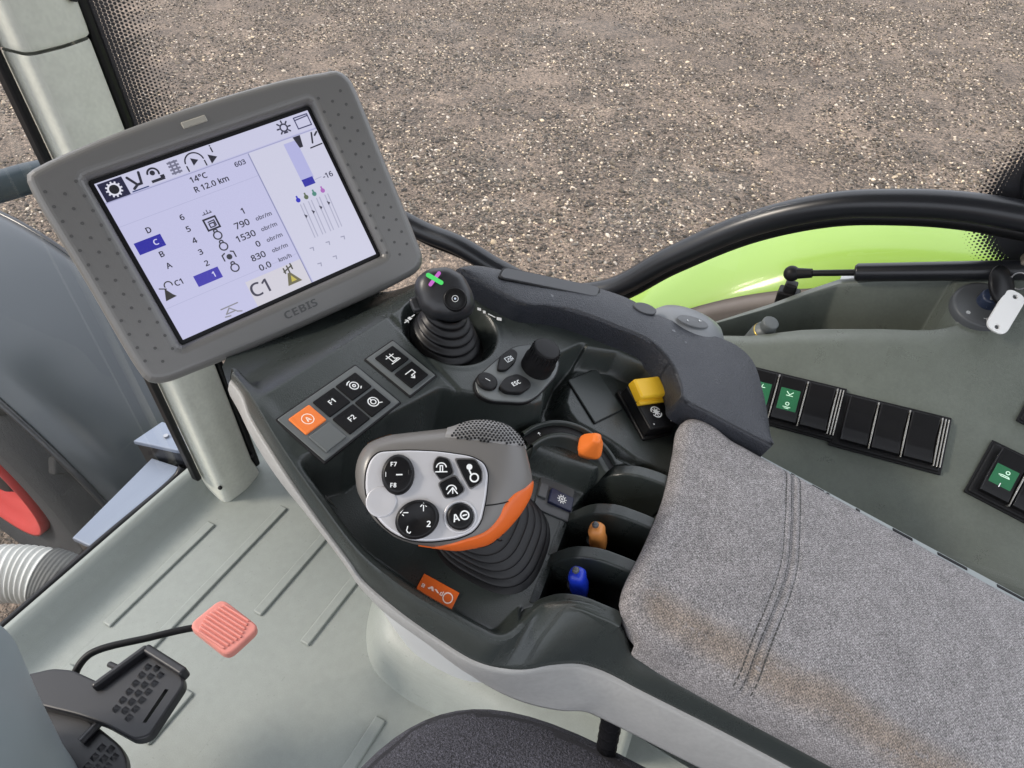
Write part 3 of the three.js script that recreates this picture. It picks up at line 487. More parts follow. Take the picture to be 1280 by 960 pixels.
/* ------------------------------------------------------------ seat, pedestal, cables */
{
  const rows = [], sx = 0.26, sz = 0.27;
  const s = thing('driver_seat', 'dark blue-grey fabric seat cushion with rounded corner', 'seat', V(-0.01, 0.378, 0.04));
  const sup = (k, y) => Array.from({ length: 72 }, (_, i) => { const a = i / 72 * 6.283, c = Math.cos(a), q = Math.sin(a), n = 2 / 3.6; return V(sx * k * Math.sign(c) * Math.abs(c) ** n, y, sz * k * Math.sign(q) * Math.abs(q) ** n); });
  for (let i = 0; i <= 14; i++) { const a = i / 14 * Math.PI / 2; rows.push(sup(0.76 + 0.24 * Math.cos(a), 0.075 + 0.065 * Math.sin(a))); }
  const g = sheet([sup(0.95, 0), sup(1.0, 0.03), ...rows, sup(0.4, 0.146), sup(0.1, 0.147)], true, true, true);
  part('cushion', muv(g), M.seat, s);
  part('pan', rbox(0.4, 0.05, 0.4, 0.02), M.black, s, [0, -0.026, 0]);
  const p = thing('seat_pedestal', 'smooth pale grey seat pedestal cover beneath the armrest console', 'pedestal', V(0.46, 0.02, -0.33));
  const pr = []; for (const [y, k, dx, dz] of [[-0.02, 0.78, 0, 0.02], [0.0, 0.88, 0, 0.012], [0.03, 0.96, 0, 0.0], [0.09, 1.0, 0, -0.02], [0.16, 1.0, 0.0, -0.045], [0.26, 0.9, 0.01, -0.06], [0.38, 0.7, 0.02, -0.05]]) pr.push(Array.from({ length: 60 }, (_, i) => { const a = i / 60 * 6.283, c = Math.cos(a), q = Math.sin(a); return V(dx + 0.075 * k * Math.sign(c) * Math.abs(c) ** 0.8, y, dz + 0.115 * k * Math.sign(q) * Math.abs(q) ** 0.8); }));
  part('cover', muv(sheet(pr, true, true, true)), M.paleGrey, p);
  // raised floor tunnel
  const t = thing('floor_tunnel', 'olive grey moulded floor hump under the seat pedestal', 'tunnel', V(0.45, 0, -0.2));
  const o = even([[0.66, -0.56], [0.56, -0.556], [0.466, -0.53], [0.405, -0.50], [0.362, -0.455], [0.345, -0.386], [0.345, -0.297], [0.338, -0.22], [0.32, -0.08], [0.3, 0.2], [0.3, 0.5]], 70);
  const inw = [], ctr = V(0.66, 0.1, 0); for (let i = 0; i < o.length; i++) { const a = o[Math.max(0, i - 1)], b = o[Math.min(69, i + 1)], tx = b.x - a.x, tz = b.y - a.y, l = Math.hypot(tx, tz); inw.push([-tz / l, tx / l]); }
  const ringAt = (d, y) => o.map((p, i) => V(p.x - inw[i][0] * -d * -1 - 0.45, y, p.y - inw[i][1] * d + 0.2));
  const sgn = inw[30][0] > 0 ? -1 : 1;
  const rr = [[0, 0.0], [0.006, 0.012], [0.016, 0.035], [0.03, 0.055], [0.048, 0.066], [0.07, 0.07], [0.12, 0.071]].map(([d, y]) => o.map((p, i) => V(p.x - sgn * inw[i][0] * d - 0.45, y, p.y - sgn * inw[i][1] * d + 0.2)));
  part('hump', muv(sheet(rr, false, true)), M.floor, t);
  part('deck', muv(rbox(0.22, 0.02, 0.95, 0.005)), M.floor, t, [0.125, 0.055, 0.18]);
  const pan = part('upper_panel', muv(rbox(0.3, 0.16, 0.012, 0.005)), M.floor, t, [0.05, 0.14, 0.07], [0, 0.75, 0]);
  const h = thing('black_conduit', 'black corrugated cable conduit hanging below the armrest console', 'cable', V(0.234, 0.60, -0.035));
  const rows2 = []; for (let i = 0; i <= 240; i++) { const t = i / 240, y = lerp(0.03, -0.52, t), r = 0.0078 + 0.0012 * Math.cos(t * 90 * 6.283); rows2.push(Array.from({ length: 16 }, (_, j) => V(0.012 * t + r * Math.cos(j / 16 * 6.283), y, 0.01 * t + r * Math.sin(j / 16 * 6.283)))); }
  part('tube', sheet(rows2, true, false, true), M.rubber, h);
  const b = thing('armrest_bracket', 'black steel bracket under the armrest beside the conduit', 'bracket', V(0.27, 0.53, 0.06));
  part('arm', rbox(0.045, 0.022, 0.22, 0.009), M.black, b, [0, 0, 0.03], [0.25, -0.15, 0]);
  part('bolt', new THREE.CylinderGeometry(0.006, 0.006, 0.01, 6), M.steel, b, [-0.005, 0.014, 0.02]);
}
/* pedals and steering column */
{
  const P0 = V(0.11, 0.22, -0.65), sh = pts => pts.map(([x, z]) => [x - P0.x, -(z - P0.z)]);
  const out = roundPoly(sh([[0.03, -0.80], [0.064, -0.775], [0.089, -0.748], [0.100, -0.722], [0.106, -0.672], [0.129, -0.666], [0.164, -0.653], [0.168, -0.640], [0.164, -0.585], [0.156, -0.573], [0.088, -0.560], [0.076, -0.573], [0.072, -0.624], [0.063, -0.666], [0.040, -0.748], [0.0, -0.78]]), 0.008, 4);
  const slot = roundPoly(sh([[0.092, -0.584], [0.096, -0.574], [0.145, -0.583], [0.142, -0.594]]), 0.003, 3).reverse();
  const p = thing('brake_pedal', 'black brake pedal with studded plate and slot, beside the pink pedal', 'pedal', P0);
  part('plate', prism(out, 0.014, 0.003, [slot]).rotateX(-Math.PI / 2), M.pedalBlack, p, [0, -0.014, 0]);
  part('lip', rbox(0.012, 0.022, 0.075, 0.004), M.pedalBlack, p, [0.056, 0.0, 0.032], [0, 0.0, 0]);
  part('back_rib', rbox(0.075, 0.02, 0.009, 0.004), M.pedalBlack, p, [0.022, 0.002, -0.012], [0, -0.25, 0]);
  const stud = new THREE.ConeGeometry(0.0062, 0.007, 4, 1).rotateY(Math.PI / 4);
  for (let i = 0; i < 6; i++) for (let j = 0; j < 3; j++) part('stud', stud, M.pedalBlack, p, [-0.018 + i * 0.0115 + (j % 2) * 0.004, 0.0033, 0.024 + j * 0.012 - i * 0.0018]);
  part('stop_pin', new THREE.CylinderGeometry(0.004, 0.004, 0.03, 12).rotateX(1.1), M.pedalBlack, p, [0.02, -0.004, -0.028]);
  const Q0 = V(0.04, 0.2, -0.64), sh2 = pts => pts.map(([x, z]) => [x - Q0.x, -(z - Q0.z)]);
  const p2 = thing('brake_pedal', 'black brake pedal with studded plate next to the steering column', 'pedal', Q0);
  part('plate', prism(roundPoly(sh2([[-0.03, -0.75], [0.035, -0.752], [0.056, -0.725], [0.069, -0.679], [0.066, -0.598], [0.058, -0.574], [0.018, -0.54], [-0.03, -0.56]]), 0.012, 4), 0.014, 0.003).rotateX(-Math.PI / 2), M.pedalBlack, p2, [0, -0.014, 0]);
  for (let i = 0; i < 4; i++) for (let j = 0; j < 3; j++) part('stud', stud, M.pedalBlack, p2, [-0.022 + i * 0.0115 + (j % 2) * 0.004, 0.0033, 0.03 + j * 0.012 - i * 0.0018]);
  part('link', new THREE.CylinderGeometry(0.0055, 0.0055, 0.05, 12).rotateZ(Math.PI / 2), M.pedalBlack, p2, [0.03, 0.006, 0.0]);
  const a = thing('accelerator_pedal', 'faded pink-red ribbed pedal pad on a bent black rod', 'pedal', V(0.246, 0.2, -0.602));
  const pad = part('pad', prism(roundPoly([[-0.031, -0.037], [0.026, -0.044], [0.032, 0.036], [-0.025, 0.044]], 0.014, 5), 0.012, 0.004).rotateX(-Math.PI / 2), M.pedalPink, a, [0, -0.012, 0], [0.12, 0, -0.05]);
  for (let k = 0; k < 9; k++) part('grip_rib', rbox(0.0035, 0.0045, 0.066 - 0.004 * Math.abs(k - 4), 0.0016), M.pedalPink, pad, [-0.024 + k * 0.006, 0.0125, 0]);
  part('rod', tube([[-0.147, -0.03, -0.14], [-0.143, -0.012, -0.138], [-0.118, 0.0, -0.134], [-0.06, -0.002, -0.08], [-0.022, -0.008, -0.044], [0.0, -0.016, -0.02]], 0.0052, 60, 10), M.black, a);
  const c = thing('steering_column', 'blue-grey moulded steering column cover beside the brake pedals', 'column', V(-0.04, 0, -0.66));
  const ell = (rx, rz, y, dx = 0, dz = 0) => Array.from({ length: 60 }, (_, i) => { const t = i / 60 * 6.283; return V(dx + rx * Math.cos(t), y, dz + rz * Math.sin(t)); });
  part('cover', muv(sheet([ell(0.06, 0.08, 0.12), ell(0.075, 0.10, 0.25), ell(0.095, 0.115, 0.36), ell(0.112, 0.125, 0.44), ell(0.10, 0.12, 0.52, -0.01), ell(0.085, 0.11, 0.62, -0.02)], true, true, true)), M.column, c);
  part('lower_shroud', muv(sheet([ell(0.10, 0.12, 0.0, 0.0, 0.02), ell(0.085, 0.11, 0.06, 0, 0.02), ell(0.06, 0.09, 0.13, 0, 0.01)], true, true, true)), M.column, c);
}

/* ------------------------------------------------------------ armrest console */
const RIM = [[-0.0480, 0.3060, -0.014], [-0.0693, 0.2748, 0], [-0.0850, 0.2485, 0], [-0.0950, 0.2267, -0.004], [-0.1032, 0.2028, -0.012], [-0.1147, 0.1643, -0.025], [-0.1180, 0.1378, -0.030], [-0.1202, 0.1191, -0.030], [-0.1208, 0.0956, -0.030], [-0.1211, 0.0716, -0.030], [-0.1200, 0.0590, -0.030], [-0.1135, 0.0510, -0.030], [-0.0992, 0.0447, -0.030], [-0.0878, 0.0400, -0.024], [-0.0838, 0.0325, -0.016], [-0.0818, 0.0229, -0.008], [-0.0806, 0.0030, -0.004], [-0.0812, -0.0120, -0.012], [-0.0830, -0.0300, -0.029], [-0.0845, -0.0515, -0.030], [-0.0850, -0.1412, -0.030], [-0.0800, -0.4200, -0.030]];
const BND = [[-0.0492, 0.3060, -0.022], [-0.0570, 0.2912, -0.020], [-0.0680, 0.2779, -0.020], [-0.0885, 0.2420, -0.020], [-0.1052, 0.2013, -0.030], [-0.1169, 0.1672, -0.040], [-0.1210, 0.1547, -0.045], [-0.1266, 0.1230, -0.048], [-0.1291, 0.0942, -0.050], [-0.1306, 0.0666, -0.050], [-0.1268, 0.0473, -0.050], [-0.1199, 0.0319, -0.050], [-0.1075, 0.0150, -0.050], [-0.0972, -0.0031, -0.050], [-0.0933, -0.0209, -0.050], [-0.0925, -0.0493, -0.050], [-0.0900, -0.1121, -0.050], [-0.0890, -0.1755, -0.050], [-0.0855, -0.4200, -0.050]];
const LOW = [[-0.0440, 0.3060, -0.050], [-0.0580, 0.2853, -0.050], [-0.0825, 0.2419, -0.050], [-0.0998, 0.1829, -0.060], [-0.1139, 0.1383, -0.080], [-0.1162, 0.0971, -0.090], [-0.1157, 0.0504, -0.110], [-0.1149, 0.0159, -0.110], [-0.1071, -0.0155, -0.110], [-0.0979, -0.0364, -0.110], [-0.0967, -0.0463, -0.110], [-0.0937, -0.1302, -0.110], [-0.0896, -0.2196, -0.110], [-0.0820, -0.4200, -0.110]];
const C = thing('armrest_console', 'dark grey-green armrest console carrying button panels, levers and fins', 'console', O, QC);
{
  const rim = sampler(RIM, 260), rim2 = rim.filter(p => p.y > -0.03).map(p => [p.x, p.y]);
  const outline = [...rim2, [0.17, -0.03], [0.185, 0.0], [0.185, 0.06], [0.175, 0.12], [0.15, 0.19], [0.145, 0.24], [0.12, 0.30], [0.02, 0.35], [-0.018, 0.335]];
  const rimPoly = rim.map(p => [p.x, p.y]);
  const plateau = [[-0.2, 0.26], [-0.11, 0.232], [-0.094, 0.222], [-0.071, 0.202], [-0.032, 0.190], [0.014, 0.170], [0.024, 0.148], [0.036, 0.122], [0.0475, 0.101], [0.058, 0.0935], [0.085, 0.099], [0.117, 0.0985], [0.138, 0.088], [0.154, 0.060], [0.158, 0.030], [0.152, -0.002], [0.13, -0.022], [0.12, -0.06], [0.3, -0.06], [0.3, 0.5], [-0.2, 0.5]];
  const pocket = [[0.078, 0.082], [0.089, 0.090], [0.126, 0.096], [0.16, 0.090], [0.3, 0.06], [0.3, -0.1], [0.075, -0.1], [0.066, 0.01], [0.070, 0.035], [0.070, 0.07]];
  const hump = [[0.022, 0.098], [0.034, 0.103], [0.05, 0.100], [0.075, 0.09], [0.075, 0.0], [0.055, 0.01], [0.044, 0.024], [0.034, 0.034], [0.028, 0.06]];
  const bays = [[-0.0735, 0.042], [-0.03, 0.042], [0.012, 0.040], [0.05, 0.030], [0.065, 0.012], [0.065, -0.2], [-0.0735, -0.2]];
  const groove = (r, f) => { const ax = 0.0615, ay = 0.2465, bx = 0.0262, by = 0.1655, dx = bx - ax, dy = by - ay, t = ((r - ax) * dx + (f - ay) * dy) / (dx * dx + dy * dy); return t < 0 || t > 1.02 ? 1 : Math.hypot(r - ax - dx * t, f - ay - dy * t); };
  const height = (r, f, d) => {
    let h = -0.045;
    const sp = sd(plateau, r, f); let ph = 0;
    const beyond = (f - (0.2568 - 0.249 * r)) * 0.97; if (beyond > 0) ph -= 0.50 * beyond + 0.024 * smooth(0, 0.05, beyond);
    const jd = Math.hypot(r - 0.082, f - 0.197); ph -= 0.022 * smooth(0.041, 0.033, jd) - 0.0006 * smooth(0.047, 0.042, jd) * smooth(0.036, 0.042, jd);
    ph -= 0.0016 * smooth(0.0026, 0.0006, groove(r, f));
    h = lerp(h, -0.022, smooth(-0.002, 0.012, sd(hump, r, f)));
    h = lerp(h, -0.022, smooth(-0.003, 0.010, sd(pocket, r, f)));
    h = lerp(h, ph, smooth(-0.005, r > 0.1 && f < 0.09 ? 0.006 : 0.010, sp));
    h = lerp(h, -0.085, smooth(-0.001, 0.006, sd(bays, r, f)));
    const nr = nearest(rimPoly, r, f, true), i = Math.floor(nr[3]), hr = lerp(rim[i].z, rim[Math.min(i + 1, 259)].z, nr[3] - i);
    const k = 1 - smooth(0.003, f > 0.05 ? 0.013 : 0.0085, nr[0]);
    return lerp(h, hr, k);
  };
  part('tray_shell', moulded(outline, 0.00135, height), M.console, C);
  // side wall below the rim, then the pale skirt
  const n = 220, a = sampler(RIM, n).map(L), b = sampler(BND, n).map(L), c = sampler(LOW, n).map(L);
  const mix = (p, q, t, out) => p.map((v, i) => v.clone().lerp(q[i], t).add(V(-out, 0, 0)));
  part('side_wall', muv(sheet([a, mix(a, b, 0.1, 0.0012), mix(a, b, 0.5, 0.0012), mix(a, b, 0.9, 0.0002), b, mix(b, b, 0, -0.004)])), M.console, C);
  const b2 = b.map(p => p.clone().add(V(-0.0012, 0.0006, 0)));
  part('skirt', muv(sheet([b.map(p => p.clone().add(V(0.004, 0.0002, 0))), b2, mix(b2, c, 0.06, 0.0018), mix(b2, c, 0.3, 0.004), mix(b2, c, 0.65, 0.0035), mix(b2, c, 0.95, 0.0005), c, c.map(p => p.clone().add(V(0.008, -0.002, 0))), c.map(p => p.clone().add(V(0.012, 0.012, 0)))])), M.skirt, C);
  part('base_plate', rbox(0.17, 0.03, 0.5, 0.01), M.black, C, [0.025, -0.115, 0.18]);
  part('armrest_base', muv(rbox(0.19, 0.05, 0.42, 0.006)), M.console, C, [0.02, -0.045, 0.235]);
  // fins between the lever bays
  const fin = (r, pts, th = 0.0095) => { const s = [...pts.slice(0, 2), ...roundPoly(pts, 0.01, 5).slice(12)]; return part('fin', toCreasedNormals(prism(s, th, 0.0016).rotateY(Math.PI / 2), 0.7), M.console, C, [r - th / 2, 0, 0]); };
  // outline in (-z = forward, y): extrude runs along +x
  fin(0.050, [[-0.024, -0.08], [-0.024, -0.001], [-0.008, -0.001], [0.014, -0.008], [0.028, -0.024], [0.036, -0.06], [0.036, -0.08]]);
  fin(0.005, [[-0.024, -0.08], [-0.024, -0.001], [-0.007, -0.001], [0.018, -0.007], [0.033, -0.021], [0.043, -0.05], [0.043, -0.08]]);
  fin(-0.037, [[-0.024, -0.08], [-0.024, -0.0015], [-0.004, -0.002], [0.02, -0.008], [0.035, -0.021], [0.045, -0.048], [0.045, -0.08]]);
  fin(-0.0785, [[-0.0075, -0.08], [-0.0075, -0.003], [-0.002, -0.0025], [0.022, -0.0075], [0.035, -0.019], [0.043, -0.042], [0.043, -0.08]]);
  for (const r of [0.0275, -0.016, -0.058]) part('bay_wedge', toCreasedNormals(prism([[0.02, -0.085], [0.046, -0.085], [0.046, -0.0445], [0.040, -0.0455]], 0.036, 0.001).rotateY(Math.PI / 2), 0.6), M.console, C, [r - 0.018, 0, 0]);

  // handrail along the outer side
  const ro = even([[0.1300, 0.2190], [0.1400, 0.2140], [0.1480, 0.2050], [0.1573, 0.1866], [0.1813, 0.1372], [0.2001, 0.1016], [0.2080, 0.0705], [0.2060, 0.0500], [0.2120, 0.0196], [0.2219, -0.0161], [0.2260, -0.0380], [0.2185, -0.0558], [0.1836, -0.0721], [0.1280, -0.0875]], 120);
  const ri = even([[0.1270, 0.2130], [0.1265, 0.1980], [0.1255, 0.1750], [0.1280, 0.1530], [0.1393, 0.1360], [0.1509, 0.1110], [0.1593, 0.0737], [0.1633, 0.0426], [0.1530, 0.0201], [0.1300, 0.0045], [0.1180, -0.0004], [0.1180, -0.0303], [0.1220, -0.0860]], 120);
  const sec = (i) => { const t = i / 119, I = ri[i], E = ro[i], w = Math.hypot(E.x - I.x, E.y - I.y), at = (k, h) => { const q = I.clone().lerp(E, k); return V(q.x, h, -q.y); }, e = Math.min(0.3, 0.003 / w), top = 0.02 + 0.004 * Math.sin(t * 3.1); const low = -0.004; return [at(0, low), at(-0.2 * e, lerp(low, top, 0.6)), at(0, top - 0.003), at(e * 0.35, top - 0.0008), at(e, top), at(0.35, top + 0.0015), at(0.65, top + 0.0012), at(1 - e, top - 0.0005), at(1 - e * 0.3, top - 0.002), at(1, top - 0.005), at(1.0, top - 0.02), at(0.97, -0.045)]; };
  const rs = Array.from({ length: 120 }, (_, i) => sec(i));
  part('handrail', muv(sheet(rs, false, true, false)), M.rail, C);
  part('handrail_end', muv(sheet([rs[119], rs[119].map(p => V(p.x * 0.985, -0.045, p.z))], false, true)), M.rail, C);
  part('handrail_front', muv(sheet([rs[0].map(p => V(p.x, -0.045, p.z - 0.004)), rs[0]], false, true)), M.rail, C);
  const lid = part('handrail_lid', flatPrism(roundPoly([[0.1545, 0.1845], [0.1965, 0.1025], [0.1815, 0.1015], [0.1395, 0.1835]], 0.005, 4), 0.003, 0.0007), M.railLid, C, [0, 0.0222, 0]);
  part('lid_gap', flatPrism(roundPoly([[0.1555, 0.1865], [0.1982, 0.1012], [0.1805, 0.0998], [0.1378, 0.1850]], 0.006, 4), 0.003, 0.0004), M.black, C, [0, 0.0213, 0]);
  const oval = Array.from({ length: 24 }, (_, i) => { const a = i / 24 * 6.283; return [0.2005 + 0.0075 * Math.cos(a) - 0.003 * Math.sin(a), 0.057 + 0.011 * Math.sin(a)]; });
  part('moulded_oval', flatPrism(oval, 0.003, 0.0007), M.railLid, C, [0, 0.0232, 0]);
  for (const [r, f, k] of [[0.1905, 0.0255, 0.007], [0.184, 0.012, 0.005], [0.150, 0.137, 0.006]]) symbol(P.tick, k, k, C, [r, 0.0262, -f], [-Math.PI / 2, 0, 0.5]);
  // grey rotary dial on the outer edge of the handrail
  const dial = part('rotary_dial', (() => { const g = lathe([[0, 0.016], [0.012, 0.0155], [0.022, 0.011], [0.027, 0.004], [0.0285, -0.006], [0.0285, -0.02]], 48); g.scale(1.1, 1.25, 1.55); return g; })(), mat([0.17, 0.18, 0.19], 0.4), C, [0.224, 0.006, -0.010], [0, 0.45, -0.15]);
  part('dial_cap', (() => { const g = lathe([[0, 0.0015], [0.010, 0.001], [0.0105, 0]], 36); g.scale(0.8, 1, 1.6); return g; })(), M.keypad, dial, [-0.009, 0.0192, -0.004]);
  symbol(P.dash, 0.005, 0.005, dial, [-0.011, 0.0212, -0.011], onTop); symbol(P.arrowU, 0.007, 0.007, dial, [-0.007, 0.0212, 0.004], onTop);

  // button panels on the sloping dash
  const panel = (cr, cf, ang, w, d, keys) => {
    const rot = -ang, toL = (x, z) => { const c = Math.cos(rot), s = Math.sin(rot); return [cr + x * c + z * s, -cf - x * s + z * c]; };
    const put = (o, x, z, y) => { const [px, pz] = toL(x, z); o.position.set(px, y, pz); o.rotation.set(0, rot, 0); return o; };
    put(part('panel_gap', rbox(w + 0.0024, 0.003, d + 0.0024, 0.0012), M.black, C), 0, 0, -0.0004);
    put(part('button_panel', rbox(w, 0.004, d, 0.0012), M.plate, C), 0, 0, -0.0003);
    for (const [x, z, kw, kd, m, sy, sz] of keys) {
      const k = put(part('button', rbox(kw, 0.004, kd, 0.0009), m, C), x, z, 0.0010);
      if (sy) symbol(sy, sz, sz, k, [0, 0.00205, 0], onTop);
    }
    return toL;
  };
  const B = M.keyBlack;
  panel(-0.0433, 0.2250, 0.235, 0.0745, 0.0435, [
    [-0.0230, -0.0085, 0.0185, 0.0165, M.orangeKey, P.circA, 0.013], [-0.0005, -0.0085, 0.0200, 0.0165, B, P.f1, 0.013], [0.0213, -0.0085, 0.0200, 0.0165, B, P.gearUp, 0.013],
    [-0.0230, 0.0100, 0.0185, 0.0165, M.plate, null, 0], [-0.0005, 0.0100, 0.0200, 0.0165, B, P.f2, 0.013], [0.0213, 0.0100, 0.0200, 0.0165, B, P.clock, 0.013]]);
  panel(0.0175, 0.2095, 0.235, 0.0305, 0.0440, [[0.0, -0.0095, 0.0200, 0.0170, B, P.implement, 0.014], [0.0, 0.0100, 0.0200, 0.0170, B, P.flow, 0.014]]);
  symbol(P.legendA, 0.016, 0.016, C, [0.067, 0.0012, -0.2285], [-Math.PI / 2, 0, -0.2]);
  symbol(P.legendB, 0.026, 0.026, C, [0.1190, 0.0012, -0.1760], [-Math.PI / 2, 0, -1.15]);

  // keypad island with rotary knob
  const kp = roundPoly([[0.041, 0.1575], [0.030, 0.150], [0.030, 0.139], [0.0462, 0.1140], [0.060, 0.1080], [0.0907, 0.1020], [0.108, 0.1050], [0.1145, 0.1165], [0.1065, 0.1350], [0.094, 0.1450], [0.0701, 0.1510]], 0.008, 4);
  part('keypad_gap', flatPrism(kp.map(([x, y]) => [0.072 + (x - 0.072) * 1.025, 0.13 + (y - 0.13) * 1.035]), 0.003, 0.0004), M.black, C, [0, -0.0008, 0]);
  part('keypad_plate', flatPrism(kp, 0.004, 0.001), M.plate, C, [0, -0.0008, 0]);
  const keyAt = (name, pts, h, m, sy, sz, rz = 0) => { const c = pts.reduce((s, p) => [s[0] + p[0] / pts.length, s[1] + p[1] / pts.length], [0, 0]); const k = part(name, flatPrism(roundPoly(pts.map(p => [p[0] - c[0], p[1] - c[1]]), 0.0035, 4), h, 0.0009), m, C, [c[0], 0.002, -c[1]]); if (sy) symbol(sy, sz, sz, k, [0, h + 0.0003, 0], [-Math.PI / 2, 0, rz]); return k; };
  keyAt('key', [[0.0595, 0.1460], [0.0640, 0.1395], [0.0780, 0.1365], [0.0885, 0.1385], [0.0900, 0.1440], [0.0760, 0.1500]], 0.004, M.black, P.camera, 0.012, -0.45);
  keyAt('key', [[0.0420, 0.1320], [0.0495, 0.1205], [0.0620, 0.1160], [0.0665, 0.1210], [0.0660, 0.1310], [0.0560, 0.1375], [0.0440, 0.1385]], 0.005, M.black, P.esc, 0.0145, -0.5);
  const kr = part('key', lathe([[0, 0.004], [0.0072, 0.004], [0.0085, 0.003], [0.0088, 0]], 30), M.black, C, [0.0445, 0.002, -0.1485]); symbol(P.bar, 0.009, 0.009, kr, [0, 0.0045, 0], onTop);
  const knob = part('rotary_knob', lathe([[0, 0.0245], [0.0095, 0.0245], [0.0112, 0.0235], [0.0125, 0.010], [0.0135, 0.0095], [0.0135, 0]], 44), M.black, C, [0.0865, 0.003, -0.1195]);
  const kr2 = rbox(0.0011, 0.012, 0.0014, 0.0004, 1); for (let k = 0; k < 24; k++) { const a = k / 24 * 6.283; part('knurl', kr2, M.black, knob, [0.0117 * Math.cos(a), 0.0165, 0.0117 * Math.sin(a)], [0, -a, 0]); }

  // pocket: blank cover and the guarded switch
  const dq = [[0.1162, 0.0888], [0.1471, 0.0699], [0.1174, 0.0347], [0.0861, 0.0534]];
  part('cover_gap', flatPrism(roundPoly(dq.map(([x, y]) => [0.1167 + (x - 0.1167) * 1.03, 0.0617 + (y - 0.0617) * 1.03]), 0.002), 0.002, 0.0003), M.black, C, [0, -0.0225, 0]);
  part('blank_cover', flatPrism(roundPoly(dq, 0.002), 0.003, 0.0006), M.consoleEdge, C, [0, -0.0230, 0]);
  const ang = -0.55; // switch body runs towards the driver
  const sw = part('guarded_switch', merge([rbox(0.031, 0.016, 0.046, 0.002), rbox(0.035, 0.006, 0.052, 0.002).translate(0, -0.006, 0)]), M.blackGloss, C, [0.1262, -0.0155, -0.0150], [0.06, ang - 0.22, 0]);
  part('yellow_cap', merge([rbox(0.0305, 0.011, 0.019, 0.0022), rbox(0.0305, 0.006, 0.004, 0.001).translate(0, -0.003, 0.011)]), M.yellow, sw, [0, 0.0125, -0.0135], [0.12, 0, 0]);
  symbol(P.pto, 0.018, 0.018, sw, [0.000, 0.0083, 0.0075], onTop); symbol(P.tri, 0.005, 0.005, sw, [-0.010, 0.0083, 0.0185], [-Math.PI / 2, 0, 0.7]); symbol(P.tri, 0.006, 0.006, sw, [0.011, 0.0083, 0.0175], [-Math.PI / 2, 0, 0]);

  // hand throttle: arched slot and orange tip
  const arc = (off, y) => even([[0.0330, 0.0985], [0.0440, 0.0915], [0.0530, 0.0790], [0.0575, 0.0610], [0.0560, 0.0400], [0.0510, 0.0270]], 40).map((p, i, l) => { const a = l[Math.max(0, i - 1)], b = l[Math.min(39, i + 1)], tx = b.x - a.x, ty = b.y - a.y, k = Math.hypot(tx, ty); return V(p.x - ty / k * off, y + 0.010 * Math.sin(i / 39 * 3.1416), -(p.y + tx / k * off)); });
  part('slot_rim', muv(sheet([arc(0.010, -0.034), arc(0.0085, -0.021), arc(0.0068, -0.0185), arc(0.0045, -0.0195), arc(0.004, -0.03)])), M.consoleEdge, C);
  part('slot_rim', muv(sheet([arc(-0.004, -0.03), arc(-0.0045, -0.0195), arc(-0.0068, -0.0185), arc(-0.0085, -0.022), arc(-0.0135, -0.045)])), M.consoleEdge, C);
  part('slot', sheet([arc(0.0045, -0.0225), arc(-0.0045, -0.0225)]), M.black, C);
  symbol(P.arrowU, 0.006, 0.006, C, [0.0405, -0.0155, -0.0925], [-Math.PI / 2, 0, -0.7]);
  const tip = (() => { const rows = []; for (const [y, w, d] of [[-0.012, 0.005, 0.006], [-0.003, 0.008, 0.0085], [0.001, 0.0098, 0.0100], [0.004, 0.0094, 0.0092], [0.010, 0.0074, 0.0062], [0.016, 0.0052, 0.0040], [0.0185, 0.0042, 0.0032], [0.0195, 0.003, 0.002]]) rows.push(Array.from({ length: 28 }, (_, i) => { const a = i / 28 * 6.283, c = Math.cos(a), s = Math.sin(a); return V(w * Math.sign(c) * Math.abs(c) ** 0.6, y, d * Math.sign(s) * Math.abs(s) ** 0.6); })); return sheet(rows, true, true, true); })();
  part('throttle_tip', tip, M.orangeKey, C, [0.0480, -0.009, -0.0520], [-0.1, 0.2, 0.25]);

  // small switch set into the tray
  const ss = part('tray_switch_plate', merge([rbox(0.032, 0.002, 0.030, 0.0008)]), M.keypad, C, [0.0135, -0.0445, -0.057], [0, 0.12, 0]);
  const s1 = part('tray_switch', rbox(0.0135, 0.004, 0.0205, 0.001), mat([0.012, 0.016, 0.05], 0.4), C, [0.0135, -0.0425, -0.0520], [0.08, 0.12, 0]); symbol(P.gear, 0.0115, 0.0115, s1, [0, 0.00215, 0], [-Math.PI / 2, 0, 0.5]);
  part('tray_switch', rbox(0.0135, 0.003, 0.0075, 0.001), M.keypad, C, [0.0135, -0.0425, -0.068], [0, 0.12, 0]);

  // orange warning sticker
  const sk = part('warning_sticker', rbox(0.0275, 0.0006, 0.0132, 0.0002), M.orange, C, [-0.1030, -0.0443, -0.1070], [0, -Math.PI / 2, 0]);
  symbol(P.stop, 0.026, 0.0150, sk, [0, 0.0005, 0], onTop);
}
